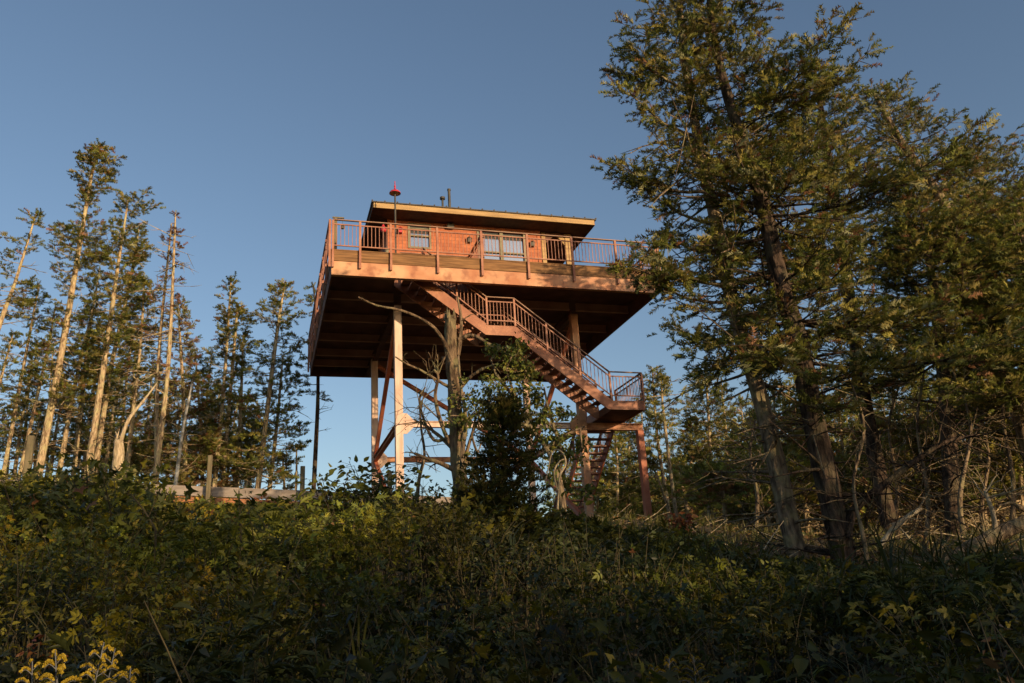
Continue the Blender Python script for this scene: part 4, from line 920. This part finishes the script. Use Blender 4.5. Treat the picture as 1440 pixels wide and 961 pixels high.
for (px, pt, s, rad, sz, tm_, pal, de) in [
    (40, 668, 11, .8, .17, TLM, PD, 'dark broad-leaved shrub at the left edge below the stand'), (120, 650, 12, .9, .18, TLM, PD, 'big dark-leaved shrub rising in front of the left stems'), (175, 668, 10, .8, .17, TLM, PD, 'dark shrub with large leaves left of the timber fence'),
    (215, 690, 11, .6, .13, TL3, PALY*.9, 'yellow-green shrub at the left end of the timber fence'), (310, 705, 12, .7, .12, TL3, PALY*.8, 'low sunlit shrub in front of the timber fence board'), (395, 700, 13, .6, .14, TL1, PD, 'small shrub with arched twigs below the fence board'),
    (470, 672, 14, .9, .15, TL1, PD, 'shrub between the fence and the rear left tower column'), (530, 655, 15, .8, .13, TL1, PD, 'thin airy shrub at the foot of the rear left column'), (595, 695, 13, .8, .13, TL3, PD, 'dark shrub at the foot of the pale front column'),
    (640, 720, 11, .8, .14, TL3, PD, 'dark shrub at the foot of the broken snag'), (760, 722, 12, .9, .12, TL1, PALG, 'rounded shrub right of the young spruce'), (850, 750, 14, .8, .12, TL3, PALG, 'shrub between the two stair legs'), (905, 775, 12, .8, .13, TL3, PD, 'shrub in front of the outer stair leg'),
    (1000, 795, 11, .6, .10, TL3, PALY, 'sunlit yellow-green shrub left of the biggest trunk\'s foot'), (1130, 830, 8, .8, .16, TLM, PD*.8, 'dark broad-leaved shrub in front of the biggest trunk'), (1260, 850, 8, .8, .15, TLM, PD*.8, 'dark shrub below the fallen log'), (1400, 860, 9, .8, .14, TL3, PD, 'dark shrub at the right edge below the log'),
    (330, 790, 8, .7, .10, TL3, PALY*.8, 'half-lit shrub in the middle of the left slope'), (480, 800, 7, .6, .11, TL3, PALY*.8, 'small yellow-green bush on the left slope catching light')]:
    shrub('shrub', de, 'shrub', px, 800, pt, s, rad*1.1, 40, sz, tm_, pal*1.15, GS, 11)
# orange lit autumn leaves behind the fence and beside the trunk
for px, pt, s, de in [(378, 712, 22, 'orange autumn shrub under the left part of the fence board'), (438, 712, 22, 'bright orange autumn shrub under the right fence post'), (965, 765, 15, 'rust-orange leafy shrub left of the dead branches'), (70, 862, 4.6, 'dark red leafy sprig behind the goldenrod')]:
    shrub('autumn_shrub', de, 'shrub', px, 800, pt, s, .35 if s > 5 else .12, 26, .12 if s > 5 else .05, TL1, np.array([(.35, .12, .04), (.42, .18, .06), (.28, .09, .05)])*(1 if s > 5 else .5), None, 6)
# goldenrod
def goldenrod(px, py, s, n, label, gain=1.):
    tp_ = P(px, py, s); z = float(H(tp_[0], tp_[1])); b = np.array([tp_[0], tp_[1], z]); h = tp_[2]-z
    t = thing('goldenrod', b, label, 'flower', None); g = Geo(); L = Geo(); Fl = Geo(); Pn, Dn, Pl, Dl = [], [], [], []
    for i in range(n):
        a = rng.random()*6.28; e = b+np.array([math.cos(a)*.16, math.sin(a)*.16, h*rng.uniform(.78, 1.)])
        pth = smooth_path([b+rng.normal(0, .03, 3)*[1, 1, 0], (b+e)/2+rng.normal(0, .02, 3), e], 12); g.tube(pth, np.linspace(.005, .002, 12), 4)
        for j in range(26):
            u = .15+.6*j/26; aa = j*2.4; Pl.append(path_at(pth, u)); Dl.append([math.cos(aa), math.sin(aa), .25])
        for j in range(15):
            u = .76+.235*j/15; p = path_at(pth, u); aa = j*2.4; lb = .13*(1-j/17); d = np.array([math.cos(aa), math.sin(aa), .35])
            q = smooth_path([p, p+d*lb*.6+[0, 0, .01], p+d*lb+[0, 0, -.008]], 8); g.tube(q, np.linspace(.002, .001, 8), 3)
            for m in range(48): Pn.append(path_at(q, rng.uniform(.15, 1))+[0, 0, .004]); Dn.append([rng.normal(0, .5), rng.normal(0, .5), 1])
    N = len(Pn); Fl.sprays(Pn, Dn, np.full(N, .0085), compound([(0, 0, 0, 1, 1.2)]), np.array([(.50, .36, .035)])*gain*rng.uniform(.6, 1.2, (N, 1)), 1.)
    N = len(Pl); L.sprays(Pl, Dl, rng.uniform(.05, .09, N), compound([(0, 0, 0, 1, .28)]), tint(N, PALG*1.3, 0, 0), .3)
    g.build('stem', M['leaves'], t); Fl.build('flower_heads', M['leaves'], t); L.build('leaves', M['leaves'], t)
goldenrod(112, 872, 3.2, 4, 'tallest clump of yellow goldenrod at the bottom left', 1.); goldenrod(152, 902, 3.1, 3, 'lower clump of goldenrod just right of the tallest one'); goldenrod(196, 900, 3.3, 2, 'goldenrod sprig leaning right at the bottom left')
goldenrod(955, 922, 4.2, 4, 'dim orange goldenrod clump at the bottom, right of centre', .6); goldenrod(925, 935, 4.0, 2, 'small goldenrod sprig left of the dim orange clump', .5)
# yellow leaf pair
t = P(850, 918, 4.); b = np.array([t[0], t[1], float(H(t[0], t[1]))]); yp = thing('yellow_leaved_sprig', b, 'single stem with a few big yellow leaves at the bottom centre right', 'plant')
g = Geo(); g.tube([b, (b+t)/2+[.03, 0, 0], t], [.005, .004, .002], 4); g.build('stem', M['bark_mid'], yp); L = Geo()
Pn = [t, t+[-.03, 0, -.01], t+[.02, 0, -.08], t+[0, 0, -.16], t+[-.04, 0, -.2]]; L.sprays(Pn, [[.5, -.2, -.8], [-.9, -.2, .1], [.6, -.3, -.5], [-.6, -.2, -.5], [.7, -.2, -.3]], [.1, .09, .08, .08, .07], TL1, np.array([(.42, .28, .03)]*2+[(.15, .14, .03)]*3), .4); L.build('leaves', M['leaves'], yp)
# tall arching canes that break the edge of the tangle
for i, (pp, s, de) in enumerate([([(222, 752), (205, 722), (180, 690)], 8, 'thick yellow-green arching cane in front of the timber fence'), ([(340, 780), (338, 740), (336, 690)], 9, 'thin orange stem standing before the fence board'), ([(895, 880), (890, 800), (888, 770)], 7, 'bare thin reddish stem in the dark slope right of centre'), ([(575, 800), (580, 770), (590, 745)], 7, 'short bare brown cane on the slope left of centre')]):
    c = thing('arching_cane', P(*pp[0], s), de, 'cane'); g = Geo(); W = smooth_path([P(a, b_, s) for a, b_ in pp], 14); W[0][2] = float(H(W[0][0], W[0][1])); g.tube(W, np.linspace(.012, .006, 14), 5); cc = tint(1, PALY, 0, 0)[0]
    g.build('stem', M['stem'], c); L = Geo(); N = 9; L.sprays([path_at(W, rng.uniform(.3, 1)) for _ in range(N)], rng.normal(0, 1, (N, 3)), rng.uniform(.06, .11, N), TL3, tint(N, PALG, .1, 0), .5); L.build('leaves', M['leaves'], c)

# ------------------------------------------------------------------ timber fence on the crest, left
sF = 22.5
A_ = P(214, 682, sF); B_ = P(462, 692, sF)
fn = thing('timber_fence', (A_+B_)/2*[1, 1, 0]+[0, 0, float(H(*((A_+B_)/2)[:2]))], 'low weathered timber fence board with square posts on the crest left of the tower', 'fence')
C_ = P(640, 700, sF+.4); A2 = P(-40, 672, sF)
MB().beam(A_-[0, 0, .12], B_-[0, 0, .12], .06, .26).build('board', M['plank'], fn, .006)
MB().beam(B_-[0, 0, .12]+(C_-B_)*.003, C_-[0, 0, .12], .055, .25).build('board', M['plank'], fn, .006); MB().beam(A2-[0, 0, .12], A_-[0, 0, .12]-(A_-A2)*.003, .055, .25).build('board', M['plank'], fn, .006)
MB().beam(A_-[0, 0, .36], B_-[0, 0, .36], .05, .16).build('lower_board', M['plank_orange'], fn, .006)
for (px, pt, w_) in ((100, 0, 0), (35, 614, .17), (293, 641, .12), (425, 656, .12), (548, 663, .12)):
    if not w_: continue
    q = P(px, 690, sF-.12); tz = P(px, pt, sF-.12)[2]; z0 = float(H(q[0], q[1]))-.3
    MB().box(q[0]-w_/2, q[0]+w_/2, q[1]-w_/2, q[1]+w_/2, z0, tz).build('post', M['post'], fn, .01)
